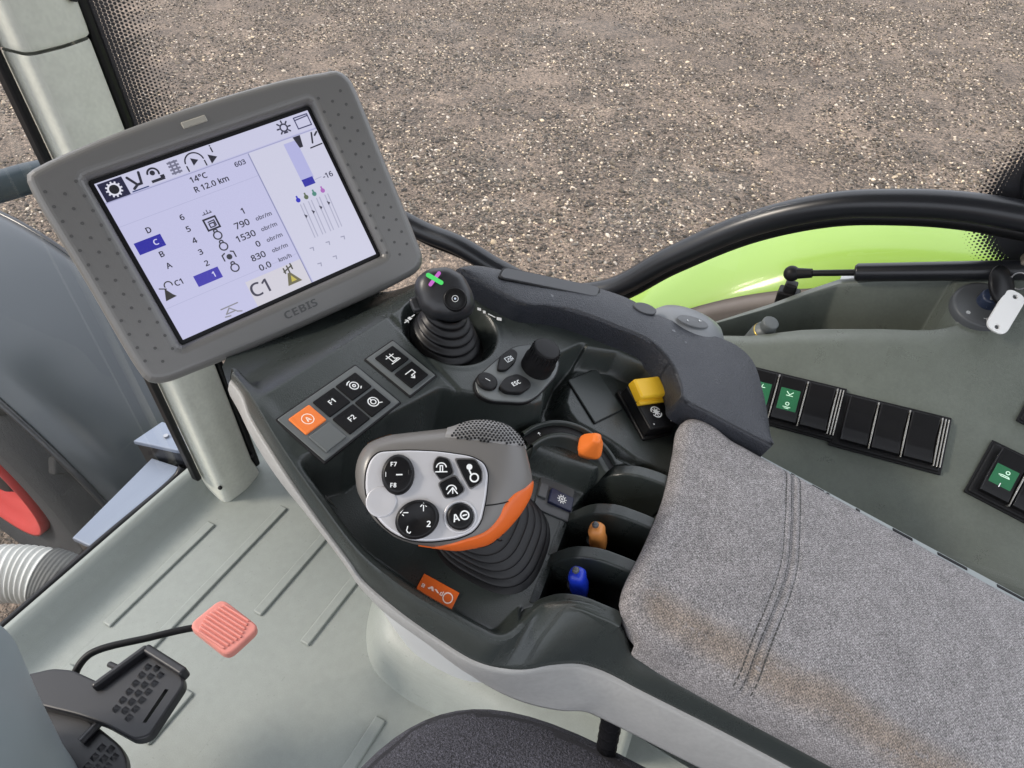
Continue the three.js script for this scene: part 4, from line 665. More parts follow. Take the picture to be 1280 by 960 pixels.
/* valve levers in the bays */
const paddle = (() => { const rows = []; for (const [y, w, d] of [[-0.05, 0.004, 0.004], [-0.02, 0.0042, 0.0045], [-0.012, 0.006, 0.006], [-0.004, 0.0066, 0.0064], [0.002, 0.0056, 0.0058], [0.009, 0.0064, 0.006], [0.0125, 0.005, 0.0046], [0.0135, 0.0025, 0.002]]) rows.push(Array.from({ length: 26 }, (_, i) => { const a = i / 26 * 6.283, c = Math.cos(a), s = Math.sin(a); return V(w * Math.sign(c) * Math.abs(c) ** 0.7, y, d * Math.sign(s) * Math.abs(s) ** 0.7); })); return sheet(rows, true, true, true); })();
for (const [r, f, m, what] of [[-0.016, 0.0205, M.amber, 'small amber valve lever tip standing between the console fins'], [-0.058, 0.0235, M.blue, 'small blue valve lever tip standing between the console fins']]) {
  const t = thing('valve_lever', what, 'lever', con(r, f, -0.034), QC);
  part('tip', paddle, m, t, [0, 0.013, 0], [-0.5, 0, 0.12]);
  part('tip_button', new THREE.SphereGeometry(0.0026, 12, 10), M.keypad, t, [-0.001, 0.0255, -0.0075]);
  part('stem', new THREE.CylinderGeometry(0.006, 0.008, 0.05, 14), M.black, t, [0.004, -0.022, 0.010], [-0.35, 0, 0]);
}

/* ------------------------------------------------------------ armrest pad */
{
  const pad = thing('armrest_pad', 'grey speckled fabric armrest pad with double seam and brown soiled edge', 'armrest', con(0.02, -0.1, -0.03), QC);
  const off = V(-0.02, 0.03, -0.1); // console frame to pad frame
  const ol = new THREE.CatmullRomCurve3([[0.104, -0.0095], [0.116, -0.014], [0.1225, -0.026], [0.1245, -0.06], [0.1245, -0.12], [0.122, -0.30], [0.12, -0.42], [0.10, -0.445], [0.0, -0.447], [-0.07, -0.445], [-0.083, -0.42], [-0.0855, -0.3], [-0.088, -0.15], [-0.0885, -0.07], [-0.0875, -0.036], [-0.0835, -0.014], [-0.075, -0.0030], [-0.062, -0.0010], [-0.02, -0.0075], [0.03, -0.0125], [0.08, -0.0110]].map(p => V(p[0], p[1], 0)), true, 'centripetal').getSpacedPoints(220).slice(0, -1).map(p => [p.x, p.y]);
  const seamF = r => -0.113 + 0.018 * smooth(0.03, -0.085, r), R = 0.021, top = 0.013, Rf = f => lerp(0.021, 0.010, smooth(-0.06, -0.03, f));
  const height = (r, f, d) => {
    const R = Rf(f), k = clamp((R - d) / R), e = Math.sqrt(Math.max(0, 1 - k * k));
    const left = smooth(-0.05, -0.09, r);
    let h = top - R * (1 - e) + 0.004 * Math.sin(clamp((r + 0.088) / 0.21) * 3.1416) * smooth(0, 0.06, d) - 0.004 * left * (1 - k);
    const s = f - seamF(r); h -= 0.0024 * Math.exp(-((s / 0.0020) ** 2)) + 0.0010 * (Math.exp(-(((s - 0.0065) / 0.0016) ** 2)) + Math.exp(-(((s + 0.0065) / 0.0016) ** 2))); h += 0.0005 * Math.exp(-((s / 0.012) ** 2));
    return h + 0.0006 * (vnoise(r * 60 + 50, f * 60 + 50, 4096, 71) - 0.5);
  };
  const g = moulded(ol, 0.0014, height);
  const outN = i => { const a = ol[Math.floor(i) % ol.length], b = ol[(Math.floor(i) + 1) % ol.length], dx = b[0] - a[0], dy = b[1] - a[1], l = Math.hypot(dx, dy); let n = [dy / l, -dx / l]; if (inside(ol, (a[0] + b[0]) / 2 + n[0] * 0.002, (a[1] + b[1]) / 2 + n[1] * 0.002)) n = [-n[0], -n[1]]; return n; };
  { const p = g.attributes.position, uv = g.attributes.uv; for (let i = 0; i < p.count; i++) { const x = p.getX(i), y = -p.getZ(i), q = nearest(ol, x, y), R = Rf(y); if (q[0] < R) { const n = outN(q[3]), h = R - q[0], ex = R * Math.asin(h / R) - h; uv.setXY(i, x + n[0] * ex, y + n[1] * ex); } } }
  const side = sheet([ol, ol, ol, ol].map((o, q) => [...o, o[0]].map(([x, y]) => { const cx = x > 0.02 ? 1 : -1; const bulge = [0, 0.0012, 0.0012, -0.002][q], R = Rf(y), uc = smooth(-0.026, -0.018, y) * [0, 0.0005, 0.011, 0.016][q] + smooth(-0.06, -0.02, y) * [0, 0, 0.001, 0.003][q]; return V(x + cx * bulge * 0.6 * (1 - smooth(-0.04, -0.02, y)) + uc * (x < 0 ? 0.3 : -0.3), [top - R, top - R - 0.004, -0.022, -0.027][q], -y + uc); })));
  { const p = side.attributes.position, uv = side.attributes.uv; for (let i = 0; i < p.count; i++) { const x = p.getX(i), y = -p.getZ(i), n = outN(nearest(ol, x, y)[3]), ex = R * (Math.PI / 2 - 1) + (top - R - p.getY(i)); uv.setXY(i, x + n[0] * ex, y + n[1] * ex); } }
  // fabric: speckled weave with a brown soiled band along the near edge
  const W = 1024, H = 2048, x0 = -0.145, sx = 0.33, y0 = -0.50, sy = 0.56;
  const T = dataTex(W, H, (i, j) => {
    const r = x0 + i / W * sx, f = y0 + j / H * sy, X = Math.floor(i / 1.6), Y = Math.floor(j / 1.7);
    const wx = i + 3 * vnoise(i / 9, j / 9, 4096, 88), wy = j + 3 * vnoise(i / 9 + 50, j / 9, 4096, 89), a = 0.5 * vnoise(wx / 3.4, wy / 2.4, 4096, 81) + 0.5 * (0.5 + 0.5 * Math.sin(wx * 0.9 + 1.4 * Math.sin(wy * 0.35)) * Math.sin(wy * 0.8)), b = hash(X, Y, 82), c = vnoise(i / 40, j / 40, 4096, 83);
    let v = 0.515 + 0.40 * (a - 0.5) + 0.22 * (b - 0.5) + 0.05 * (c - 0.5);
    const line = -0.066 - 0.006 * clamp((-f - 0.05) / 0.3), patch = 0.55 * vnoise(r * 130 + 9, f * 60 + 70, 4096, 84) + 0.45 * vnoise(r * 600, f * 600 + 900, 4096, 85);
    const st = smooth(0.022, 0.0, Math.abs(r - line + 0.010 * (vnoise(f * 26 + 40, 3.3, 4096, 86) - 0.5))) * smooth(0.16, 0.62, patch + 0.15) * smooth(-0.002, -0.025, f) * (0.65 + 0.5 * a);
    const k = clamp(st * 0.45);
    return [v * lerp(1.0, 0.93, k), v * lerp(0.975, 0.77, k), v * lerp(0.975, 0.6, k), 1];
  }, true, false);
  const Bm = dataTex(W, H, (i, j) => 0.6 * vnoise(i / 2.6, j / 2.8, 4096, 81) + 0.4 * vnoise(i / 5, j / 5, 4096, 87), false, false);
  const all = merge([g, side]); { const uv = all.attributes.uv; for (let i = 0; i < uv.count; i++) uv.setXY(i, (uv.getX(i) - x0) / sx, (uv.getY(i) - y0) / sy); }
  all.translate(off.x, off.y, off.z);
  part('cushion', all, new THREE.MeshStandardMaterial({ map: T, bumpMap: Bm, bumpScale: 0.0003, roughness: 0.95 }), pad);
  // stitches along the seam
  const st = []; for (const o of [-0.0065, 0.0065, 0.0012]) for (let r = -0.086; r < 0.118; r += 0.0042) { const f = seamF(r) + o, f2 = seamF(r + 0.003) + o, d = Math.min(nearest(ol, r, f)[0], 0.05), h = height(r, f, d); const b = new THREE.CapsuleGeometry(0.00055, 0.0024, 3, 6).rotateZ(Math.PI / 2); const d2 = Math.min(nearest(ol, r + 0.003, f2)[0], 0.05), h2 = height(r + 0.003, f2, d2); b.rotateZ(Math.atan2(h2 - h, 0.003)); b.rotateY(Math.atan2(f2 - f, 0.003)); st.push(b.translate(r + 0.0015 + off.x, (h + h2) / 2 + 0.0001 + off.y, -(f + f2) / 2 + off.z)); }
  part('stitching', merge(st), M.thread, pad).userData.kind = 'stuff';
  const trim = part('edge_trim', rbox(0.009, 0.014, 0.36, 0.0012), mat([0.3, 0.33, 0.33], 0.45), pad, [0.134 + off.x, -0.014 + off.y, 0.265 + off.z], [0, 0.012, 0]);
  for (const [z, l] of [[-0.14, 0.004], [-0.115, 0.012], [-0.105, 0.003], [-0.075, 0.004], [-0.03, 0.02], [0.02, 0.03], [0.09, 0.05]]) part('trim_gap', rbox(0.003, 0.003, l, 0.0006), M.black, trim, [0.0012, 0.0062, z]);
}

/* ------------------------------------------------------------ multifunction lever */
const polar = (pts, cx, cy, n) => { const out = []; for (let i = 0; i < n; i++) { const a = i / n * 2 * Math.PI, dx = Math.cos(a), dy = Math.sin(a); let best = 0; for (let k = 0; k < pts.length; k++) { const [x1, y1] = [pts[k][0] - cx, pts[k][1] - cy], q = pts[(k + 1) % pts.length], [x2, y2] = [q[0] - cx, q[1] - cy], ex = x2 - x1, ey = y2 - y1, den = dx * ey - dy * ex; if (Math.abs(den) < 1e-12) continue; const t = (x1 * ey - y1 * ex) / den, u = (x1 * dy - y1 * dx) / den; if (t > 0 && u >= -1e-6 && u <= 1 + 1e-6) best = Math.max(best, t); } out.push(best); } for (let it = 0; it < 3; it++) { const c = out.slice(); for (let i = 0; i < n; i++) out[i] = (c[(i + n - 1) % n] + 2 * c[i] + c[(i + 1) % n]) / 4; } return out; };
const squircle = (cx, cz, y, rx, rz, n = 56, e = 0.72) => Array.from({ length: n }, (_, i) => { const a = i / n * 6.28319, c = Math.cos(a), s = Math.sin(a); return V(cx + rx * Math.sign(c) * Math.abs(c) ** e, y, cz + rz * Math.sign(s) * Math.abs(s) ** e); });
{
  const base = [-0.041, 0.089, -0.046];
  const t = thing('multifunction_lever', 'grey multifunction lever with silver keypad face and orange underside', 'lever', con(...base), QC);
  // bellows from the tray up to the head
  const rows = [], folds = 6;
  for (let i = 0; i <= 100; i++) { const k = i / 100, r = lerp(0.0405, 0.027, k ** 0.8) + 0.0044 * Math.cos(k * folds * 6.283) * (1 - 0.4 * k); rows.push(squircle(-0.028 * k ** 1.2, -0.030 * k ** 1.2, k * 0.062, r, r * 0.98)); }
  part('bellows', sheet([squircle(0, 0, 0, 0.0450, 0.0440), ...rows, squircle(-0.028, -0.03, 0.063, 0.006, 0.006)], true, true), M.rubber, t);
  // the head has its own frame, facing the driver
  const hx = V(0.5242, -0.0624, 0.8493), hy = V(0.7079, 0.5863, -0.3938), hz = V(-0.4734, 0.8077, 0.3515);
  const origin = V(0.2169, 0.7925, -0.161);
  const inv = QC.clone().invert(), hq = inv.clone().multiply(frame(hx, hy, hz)), hp = origin.clone().sub(con(...base)).applyQuaternion(inv);
  const place = (m, x, y, z, rz = 0) => { const l = V(x, y, z).applyQuaternion(hq).add(hp); m.position.copy(l); m.quaternion.copy(hq); if (rz) m.rotateZ(rz); return m; };
  const plate = [[-0.0393, 0.0230], [-0.0224, 0.0239], [-0.0025, 0.0229], [0.0162, 0.0200], [0.0245, 0.0158], [0.0272, 0.0091], [0.0258, -0.0054], [0.0225, -0.0197], [0.0175, -0.0258], [0.0082, -0.0294], [-0.0087, -0.0311], [-0.0218, -0.0297], [-0.0332, -0.0237], [-0.0423, -0.0134], [-0.0471, -0.0005], [-0.0467, 0.0115], [-0.0440, 0.0187]];
  const head = [[-0.0558, 0.0128], [-0.0539, -0.0006], [-0.0423, -0.0183], [-0.0304, -0.0282], [-0.0196, -0.0323], [-0.0064, -0.0345], [0.0084, -0.0367], [0.0272, -0.0340], [0.0378, -0.0262], [0.0476, -0.0159], [0.0555, -0.0037], [0.0573, 0.0058], [0.0518, 0.0320], [0.0421, 0.0420], [0.0266, 0.0457], [0.0140, 0.0442], [0.0043, 0.0401], [-0.0191, 0.0377], [-0.0355, 0.0358], [-0.0488, 0.0308], [-0.0541, 0.0222]];
  const n = 128, cx = -0.006, cy = 0.0, Rp = polar(plate, cx, cy, n), Rh = polar(head, cx, cy, n);
  const at = (R, th) => { const q = ((th / (2 * Math.PI)) % 1 + 1) % 1 * n, i = Math.floor(q), f = q - i; return lerp(R[i % n], R[(i + 1) % n], f); };
  // body surface: s 0 = plate edge, 0.5 = widest, 1 = underside; grows outward by "out"
  const surf = (th, s, out = 0) => {
    const rp = at(Rp, th) - 0.0015, rh = at(Rh, th); let r, z;
    if (s < 0.5) { const k = s / 0.5; r = lerp(rp, rh, Math.sin(k * Math.PI / 2)); z = lerp(0.0035, -0.016, 1 - Math.cos(k * Math.PI / 2)); z += out * Math.cos(k * 1.57); r += out * Math.sin(k * 1.57); }
    else { const k = (s - 0.5) / 0.5; r = rh * lerp(1, 0.30, k ** 2.2) + out; z = lerp(-0.016, -0.056, Math.sin(k * Math.PI / 2)); }
    return V(cx + r * Math.cos(th), cy + r * Math.sin(th), z);
  };
  const sOf = (th, rho) => { const rp = at(Rp, th) - 0.0015, rh = at(Rh, th); return 0.5 * Math.asin(clamp((rho - rp) / (rh - rp))) / (Math.PI / 2); };
  const ringS = s => Array.from({ length: n }, (_, i) => surf(i / n * 6.28319, s));
  place(part('head_shell', sheet(Array.from({ length: 36 }, (_, i) => ringS(i / 35)), true, true, true), M.headGrey, t), 0, 0, 0);
  // orange underside
  const inner = [[0.0573, 0.0062], [0.0500, 0.0005], [0.0428, -0.0030], [0.0361, -0.0099], [0.0334, -0.0163], [0.0258, -0.0245], [0.0123, -0.0296], [-0.0064, -0.0343], [-0.016, -0.0335]]; const innerS = new THREE.CatmullRomCurve3(inner.map(p => V(p[0], p[1], 0)), false, 'centripetal').getSpacedPoints(60).map(p => [p.x, p.y]).map(p => [Math.atan2(p[1] - cy, p[0] - cx), Math.hypot(p[0] - cx, p[1] - cy)]);
  const orows = []; for (let i = 0; i <= 90; i++) { const th = lerp(innerS[0][0], innerS[60][0], i / 90); let k = 0; while (k < 59 && innerS[k + 1][0] > th) k++; const f = clamp((innerS[k][0] - th) / (innerS[k][0] - innerS[k + 1][0])), rho = lerp(innerS[k][1], innerS[k + 1][1], f), s0 = sOf(th, rho); orows.push(Array.from({ length: 22 }, (_, j) => surf(th, lerp(s0, 0.86, j / 21), (j === 0 || j === 21) ? -0.0006 : 0.0009))); }
  place(part('orange_base', sheet(orows, false, false), M.orange, t), 0, 0, 0);
  { const mid = surf(-0.62, 0.44, 0.0012), m = part('embossed_mark', new THREE.TorusGeometry(0.0022, 0.0005, 6, 20, 4.8), M.black, t); place(m, mid.x, mid.y, mid.z, 0.6); }
  place(part('orange_marker', sheet(Array.from({ length: 30 }, (_, i) => Array.from({ length: 6 }, (_, j) => surf(lerp(2.52, 2.22, i / 29), lerp(0.46, 0.56, j / 5), 0.0006))), false, true), M.amber, t), 0, 0, 0);
  // perforated grip
  const perf = [[0.000, 0.0318], [0.0127, 0.0455], [0.0266, 0.0475], [0.0421, 0.0440], [0.0535, 0.0340], [0.0548, 0.0262], [0.0331, 0.0272], [0.0101, 0.0300]];
  const ths = perf.map(p => Math.atan2(p[1] - cy, p[0] - cx)), dots = [];
  const t0 = Math.min(...ths), t1 = Math.max(...ths);
  const grows = []; for (let i = 0; i <= 60; i++) { const th = lerp(t0, t1, i / 60); const lo = 0.0285 + 0.0; let rho = 0; for (let q = 0.02; q < 0.06; q += 0.0003) if (inside(perf, cx + q * Math.cos(th), cy + q * Math.sin(th))) { rho = q; break; } const s0 = rho ? sOf(th, rho) : 0.45; grows.push(Array.from({ length: 18 }, (_, j) => surf(th, lerp(s0, 0.72, j / 17), (j === 0 || j === 17 || i === 0 || i === 60) ? -0.0004 : 0.0006))); }
  place(part('grip', sheet(grows, false, true), M.gripGrey, t), 0, 0, 0);
  for (let a = -4; a < 40; a++) for (let b = 0; b < 14; b++) {
    const x = -0.002 + a * 0.00235 + (b % 2) * 0.00118, y = 0.0272 + b * 0.00165 - 0.0008 * Math.sin(a * 0.5);
    if (!inside(perf, x, y) || nearest(perf, x, y)[0] < 0.0011) continue;
    const th = Math.atan2(y - cy, x - cx), rho = Math.hypot(x - cx, y - cy); if (rho > at(Rh, th) - 0.0006) continue;
    const s = sOf(th, rho), p = surf(th, s), q1 = surf(th + 0.01, s), q2 = surf(th, s + 0.01), nn = q2.clone().sub(p).cross(q1.clone().sub(p)).normalize(); if (nn.dot(V(p.x - cx, p.y, 0.03)) < 0) nn.negate();
    const g = new THREE.CylinderGeometry(0.00078, 0.00078, 0.0008, 6); g.applyQuaternion(new THREE.Quaternion().setFromUnitVectors(V(0, 1, 0), nn)); const o = surf(th, s, 0.0006); dots.push(g.translate(o.x, o.y, o.z));
  }
  const dm = place(part('grip_holes', merge(dots), M.black, t), 0, 0, 0); dm.userData.kind = 'stuff';
  part('head_seam', sheet(Array.from({ length: 60 }, (_, i) => [surf(lerp(0.0, 0.9, i / 59) - 0.03, 0.44, 0.0004), surf(lerp(0.0, 0.9, i / 59) - 0.03, 0.455, 0.0004)])), M.black, t).visible = true;
  place(t.children[t.children.length - 1], 0, 0, 0); t.children[t.children.length - 1].geometry = tube(Array.from({ length: 16 }, (_, i) => { const k = i / 15; return surf(lerp(0.10, -0.32, k), lerp(0.5, 0.02, k), 0.0001); }), 0.0004, 40, 6);
  // silver face and its keys
  place(part('face_gap', prism(roundPoly(plate.map(([x, y]) => [cx + (x - cx) * 1.022, y * 1.03]), 0.006, 3), 0.0016, 0.0003), M.black, t), 0, 0, 0.0022);
  const face = place(part('face_plate', prism(roundPoly(plate, 0.006, 3), 0.0034, 0.0014), M.silver, t), 0, 0, 0.002);
  const zf = 0.0056;
  const key = (pts, m, sy, sz, h = 0.0028) => { const c = pts.reduce((s, p) => [s[0] + p[0] / pts.length, s[1] + p[1] / pts.length], [0, 0]), loc = pts.map(p => [p[0] - c[0], p[1] - c[1]]); place(part('key_gap', prism(roundPoly(loc.map(p => [p[0] * 1.13, p[1] * 1.13]), 0.0022, 4), 0.0008, 0.0002), M.steel, t), c[0], c[1], zf - 0.0004); const k = place(part('key', prism(roundPoly(loc, 0.002, 4), h, 0.0008), m, t), c[0], c[1], zf - 0.0008); if (sy) symbol(sy, sz, sz, k, [0, 0, h + 0.0002]); return k; };
  key([[-0.0058, 0.0163], [-0.0034, 0.0196], [0.0029, 0.0180], [0.0059, 0.0094], [-0.0019, 0.0056], [-0.0062, 0.0115]], M.keyBlack, P.lift, 0.0115);
  key([[-0.0030, 0.0033], [0.0068, 0.0079], [0.0126, -0.0009], [0.0078, -0.0046], [0.0010, -0.0055]], M.keyBlack, P.lower, 0.0115);
  key([[0.0073, 0.0177], [0.0191, 0.0175], [0.0230, 0.0111], [0.0229, 0.0043], [0.0161, 0.0000], [0.0122, 0.0069]], M.keyBlack, P.dots, 0.015);
  const dialG = lathe([[0, 0.0045], [0.0085, 0.0045], [0.0105, 0.0032], [0.0112, 0]], 44).rotateX(Math.PI / 2);
  const d1 = place(part('thumb_wheel', (() => { const g = dialG.clone(); g.scale(0.90, 1.12, 1); return g; })(), M.blackGloss, t), -0.0275, 0.0090, zf - 0.001);
  symbol(P.f7, 0.008, 0.008, d1, [-0.0025, 0.006, 0.0050]); symbol(P.f8, 0.008, 0.008, d1, [-0.0025, -0.0065, 0.0050]); symbol(P.dash, 0.008, 0.005, d1, [0.001, -0.0003, 0.0050]); symbol(P.bar, 0.006, 0.006, d1, [-0.007, 0.0, 0.0049]); part('knurl', rbox(0.003, 0.0035, 0.003, 0.0008), M.blackGloss, d1, [0.0075, 0.001, 0.0032]);
  const d2 = place(part('rocker_disc', (() => { const g = lathe([[0, 0.0022], [0.006, 0.0030], [0.0105, 0.0048], [0.0128, 0.0040], [0.0135, 0]], 44).rotateX(Math.PI / 2); g.scale(1, 0.86, 1); return g; })(), M.blackGloss, t), -0.0157, -0.0178, zf - 0.001, 0.35);
  for (const [x, y, s] of [[-0.006, 0.006, P.arrowL], [0.006, 0.0055, P.arrowU], [-0.006, -0.0045, P.arrowsV], [0.0055, -0.005, P.number2]]) symbol(s, 0.0095, 0.0095, d2, [x, y, 0.0046], [0, 0, -0.35]);
  const ao = place(part('round_key', lathe([[0, 0.0028], [0.006, 0.0028], [0.0078, 0.0018], [0.0082, 0]], 40).rotateX(Math.PI / 2), M.blackGloss, t), 0.0098, -0.0165, zf - 0.0006); symbol(P.ao, 0.0125, 0.0125, ao, [0, 0, 0.0031], [0, 0, 0.25]);
  place(part('round_key_ring', new THREE.TorusGeometry(0.0092, 0.0009, 8, 40), M.silver, t), 0.0098, -0.0165, zf - 0.0003);
  place(part('thumb_rest', lathe([[0, 0.0004], [0.006, 0.0006], [0.0085, 0.0010], [0.0092, 0.0004], [0.0092, -0.001]], 36).rotateX(Math.PI / 2), M.silver, t), -0.0372, -0.0070, zf - 0.0004);
}

/* ------------------------------------------------------------ small cross-gate joystick */
{
  const base = [0.082, 0.197, -0.021];
  const t = thing('joystick', 'small black joystick with coloured cross on its cap and ribbed boot', 'joystick', con(...base), QC);
  const jx = V(0.5186, -0.0563, 0.8532), jy = V(0.6237, 0.7075, -0.3324), jz = V(-0.5849, 0.7045, 0.402), origin = con(0.0551, 0.2049, 0.05);
  const inv = QC.clone().invert(), jq = inv.clone().multiply(frame(jx, jy, jz)), jp = origin.clone().sub(con(...base)).applyQuaternion(inv);
  const place = (m, x, y, z, rz = 0) => { m.position.copy(V(x, y, z).applyQuaternion(jq).add(jp)); m.quaternion.copy(jq); if (rz) m.rotateZ(rz); return m; };
  const rows = []; for (let i = 0; i <= 110; i++) { const k = i / 110, r = lerp(0.0335, 0.0155, Math.min(1, k * 1.15) ** 0.75) + 0.0022 * Math.cos(k * 6 * 6.283) * (1 - 0.35 * k); rows.push(squircle(jp.x * 0.78 * k ** 1.3, jp.z * 0.78 * k ** 1.3, k * 0.058, r, r, 48, 1)); }
  part('boot', sheet([squircle(0, 0, -0.002, 0.036, 0.036, 48, 1), ...rows], true, true), M.rubber, t);
  const cap = [[-0.0229, 0.0069], [-0.0212, 0.0158], [-0.0124, 0.0225], [0.0023, 0.0245], [0.0142, 0.0181], [0.0213, 0.0044], [0.0230, -0.0075], [0.0171, -0.0135], [0.0053, -0.0172], [-0.0094, -0.0155], [-0.0182, -0.0079]], R = polar(cap, 0, 0.002, 72);
  const lay = (k, z) => Array.from({ length: 72 }, (_, i) => V(R[i] * k * Math.cos(i / 72 * 6.28319), 0.002 + R[i] * k * Math.sin(i / 72 * 6.28319), z));
  place(part('cap', sheet([lay(0.02, 0.0078), lay(0.4, 0.0075), lay(0.7, 0.006), lay(0.86, 0.003), lay(0.95, -0.001), lay(1, -0.007), lay(0.99, -0.013), lay(0.93, -0.018), lay(0.86, -0.020), lay(0.84, -0.023), lay(0.86, -0.025), lay(0.74, -0.030), lay(0.6, -0.040)], true, true, true), M.cap, t), 0, 0, 0);
  const x = part('cap_print', P.crossX(0.0175, 0.0175), M_print, t); place(x, -0.0070, 0.0122, 0.0082, 0.15);
  const b = place(part('cap_button', lathe([[0, 0.0035], [0.004, 0.0035], [0.0062, 0.002], [0.0075, 0.003], [0.0085, 0.002], [0.009, -0.002]], 36).rotateX(Math.PI / 2), M.blackGloss, t), 0.0078, -0.0025, 0.0065);
  symbol(P.dotRing, 0.007, 0.007, b, [0, 0, 0.0038]);
  place(part('side_trigger', rbox(0.008, 0.012, 0.010, 0.003), M.cap, t), -0.0215, -0.004, -0.010, 0.4);
}

/* ------------------------------------------------------------ terminal */
{
  const ma = V(0.884, 0.106, 0.455).normalize(), mb = V(-0.181, -0.82, 0.542), up = mb.clone().addScaledVector(ma, -mb.dot(ma)).normalize().negate(), mn = new THREE.Vector3().crossVectors(ma, up);
  const t = thing('display_terminal', 'grey on-board terminal with lit screen mounted ahead of the console', 'monitor', V(0.272, 0.897, -0.488), frame(ma, up, mn));
  const out = [[-0.0385, 0.010], [-0.036, 0.0195], [-0.026, 0.0225], [0.0, 0.0255], [0.04, 0.0280], [0.0845, 0.0288], [0.13, 0.0282], [0.168, 0.0262], [0.195, 0.0228], [0.2085, 0.0205], [0.2150, 0.0110], [0.2158, 0.0], [0.2130, -0.06], [0.2095, -0.13], [0.2075, -0.1470], [0.2000, -0.1550], [0.18, -0.1578], [0.12, -0.1580], [0.06, -0.1568], [0.0, -0.1538], [-0.028, -0.1510], [-0.0365, -0.1455], [-0.0385, -0.136], [-0.0385, -0.06]];
  const smoothOut = new THREE.CatmullRomCurve3(out.map(p => V(p[0], p[1], 0)), true, 'centripetal').getSpacedPoints(160).slice(0, -1).map(p => [p.x, p.y]).reverse();
  const hole = (e) => roundPoly([[-e, e], [0.171 + e, e], [0.171 + e, -0.1275 - e], [-e, -0.1275 - e]], 0.003, 3);
  part('bezel', prism(smoothOut, 0.022, 0.007, [hole(0.0035)], 6), M.monitor, t, [0, 0, -0.0195]);
  const inset = k => smoothOut.map(([x, y]) => [0.088 + (x - 0.088) * k, -0.065 + (y + 0.065) * k]);
  part('back_shell', merge([prism(inset(0.985), 0.016, 0.003), prism(inset(0.86), 0.03, 0.01).translate(0, 0, -0.026)]), M.monitorDark, t, [0, 0, -0.033]);
  part('screen_surround', prism([[-0.006, 0.006], [0.177, 0.006], [0.177, -0.1335], [-0.006, -0.1335]].reverse(), 0.004, 0), M.black, t, [0, 0, -0.0105]);
  // dimples on the two cheeks
  const dm = [], disc = (x, y) => dm.push(new THREE.CylinderGeometry(0.0012, 0.0012, 0.0004, 10).rotateX(Math.PI / 2).translate(x, y, 0.00265));
  for (let i = 0; i < 13; i++) for (let j = 0; j < 3; j++) { disc(-0.0305 + j * 0.0105 + 0.000 * i, 0.004 - i * 0.0112 - (j % 2) * 0.0056); disc(0.1815 + j * 0.0100 - 0.0003 * i, 0.004 - i * 0.0112 - (j % 2) * 0.0056); }
  part('dimples', merge(dm), M.dimple, t).userData.kind = 'stuff';
  part('light_sensor', rbox(0.019, 0.005, 0.002, 0.0009), mat([0.36, 0.34, 0.29], 0.5), t, [0.084, 0.0165, 0.0028]);
  const font = await new FontLoader().loadAsync('fonts/droid/droid_sans_bold.typeface.json');
  const tg = new TextGeometry('CEBIS', { font, size: 0.0062, depth: 0.0005, curveSegments: 4 }); tg.scale(1.25, 1, 1); tg.computeBoundingBox(); const bb = tg.boundingBox; tg.translate(-(bb.min.x + bb.max.x) / 2, -(bb.min.y + bb.max.y) / 2, 0);
  part('lettering', tg, mat([0.07, 0.07, 0.07], 0.4), t, [0.0906, -0.1432, 0.0024]);
  // the lit picture
  const cv = document.createElement('canvas'); cv.width = 1024; cv.height = 768; const c = cv.getContext('2d');
  const bg = c; bg.fillStyle = '#c3c3e6'; c.fillRect(0, 0, 1024, 768);
  c.fillStyle = '#cfcfe9'; c.fillRect(0, 0, 1024, 86); c.fillStyle = '#c8c8ea'; c.fillRect(0, 96, 664, 672);
  c.fillStyle = '#d3d3e8'; c.fillRect(668, 96, 356, 672); c.fillStyle = '#b7b8e6'; c.fillRect(840, 112, 66, 190);
  c.fillStyle = '#d6d3de'; c.fillRect(372, 640, 290, 128);
  c.strokeStyle = '#9d9fc4'; c.lineWidth = 3; seg(c, [0, 92], [1024, 92]); c.strokeStyle = '#8f92b8'; c.lineWidth = 5; seg(c, [666, 96], [660, 768]);
  c.strokeStyle = '#b3b4d6'; c.lineWidth = 2; for (const y of [205, 610]) seg(c, [0, y], [660, y]);
  c.fillStyle = '#16163a'; c.fillRect(8, 6, 106, 84);
  const K = '#20202e'; c.fillStyle = c.strokeStyle = K; c.lineCap = 'round';
  const gear = (x, y, r, col, hub) => { c.fillStyle = col; for (let k = 0; k < 12; k++) { c.save(); c.translate(x, y); c.rotate(k * 0.5236); c.fillRect(-r * 0.13, -r * 1.25, r * 0.26, r * 0.4); c.restore(); } c.beginPath(); c.arc(x, y, r, 0, 7); c.fill(); c.fillStyle = hub; c.beginPath(); c.arc(x, y, r * 0.72, 0, 7); c.fill(); };
  gear(62, 48, 28, '#e8e8f6', '#0b0b14');
  c.fillStyle = c.strokeStyle = K; c.lineWidth = 11; seg(c, [132, 20], [158, 62], [176, 62], [186, 14]); seg(c, [158, 62], [138, 74]); c.lineWidth = 5; c.strokeStyle = '#28386a'; seg(c, [126, 84], [196, 84]); c.strokeStyle = K;
  c.lineWidth = 8; c.beginPath(); c.arc(240, 40, 24, 3.4, 6.6); c.stroke(); c.beginPath(); c.arc(238, 36, 11, 0, 7); c.fill(); c.fillRect(218, 66, 60, 12); c.fillRect(262, 56, 18, 14);
  c.fillStyle = '#77778e'; for (let k = 0; k < 4; k++) c.fillRect(312, 16 + k * 16, 48, 9); c.fillRect(322, 14, 8, 62); c.fillRect(342, 14, 8, 62);
  c.fillStyle = c.strokeStyle = K; c.lineWidth = 6; c.beginPath(); c.arc(428, 52, 42, 3.3, 6.2); c.stroke(); c.beginPath(); c.moveTo(416, 30); c.lineTo(446, 48); c.lineTo(416, 66); c.fill(); seg(c, [386, 60], [386, 82]); seg(c, [470, 60], [470, 82]);
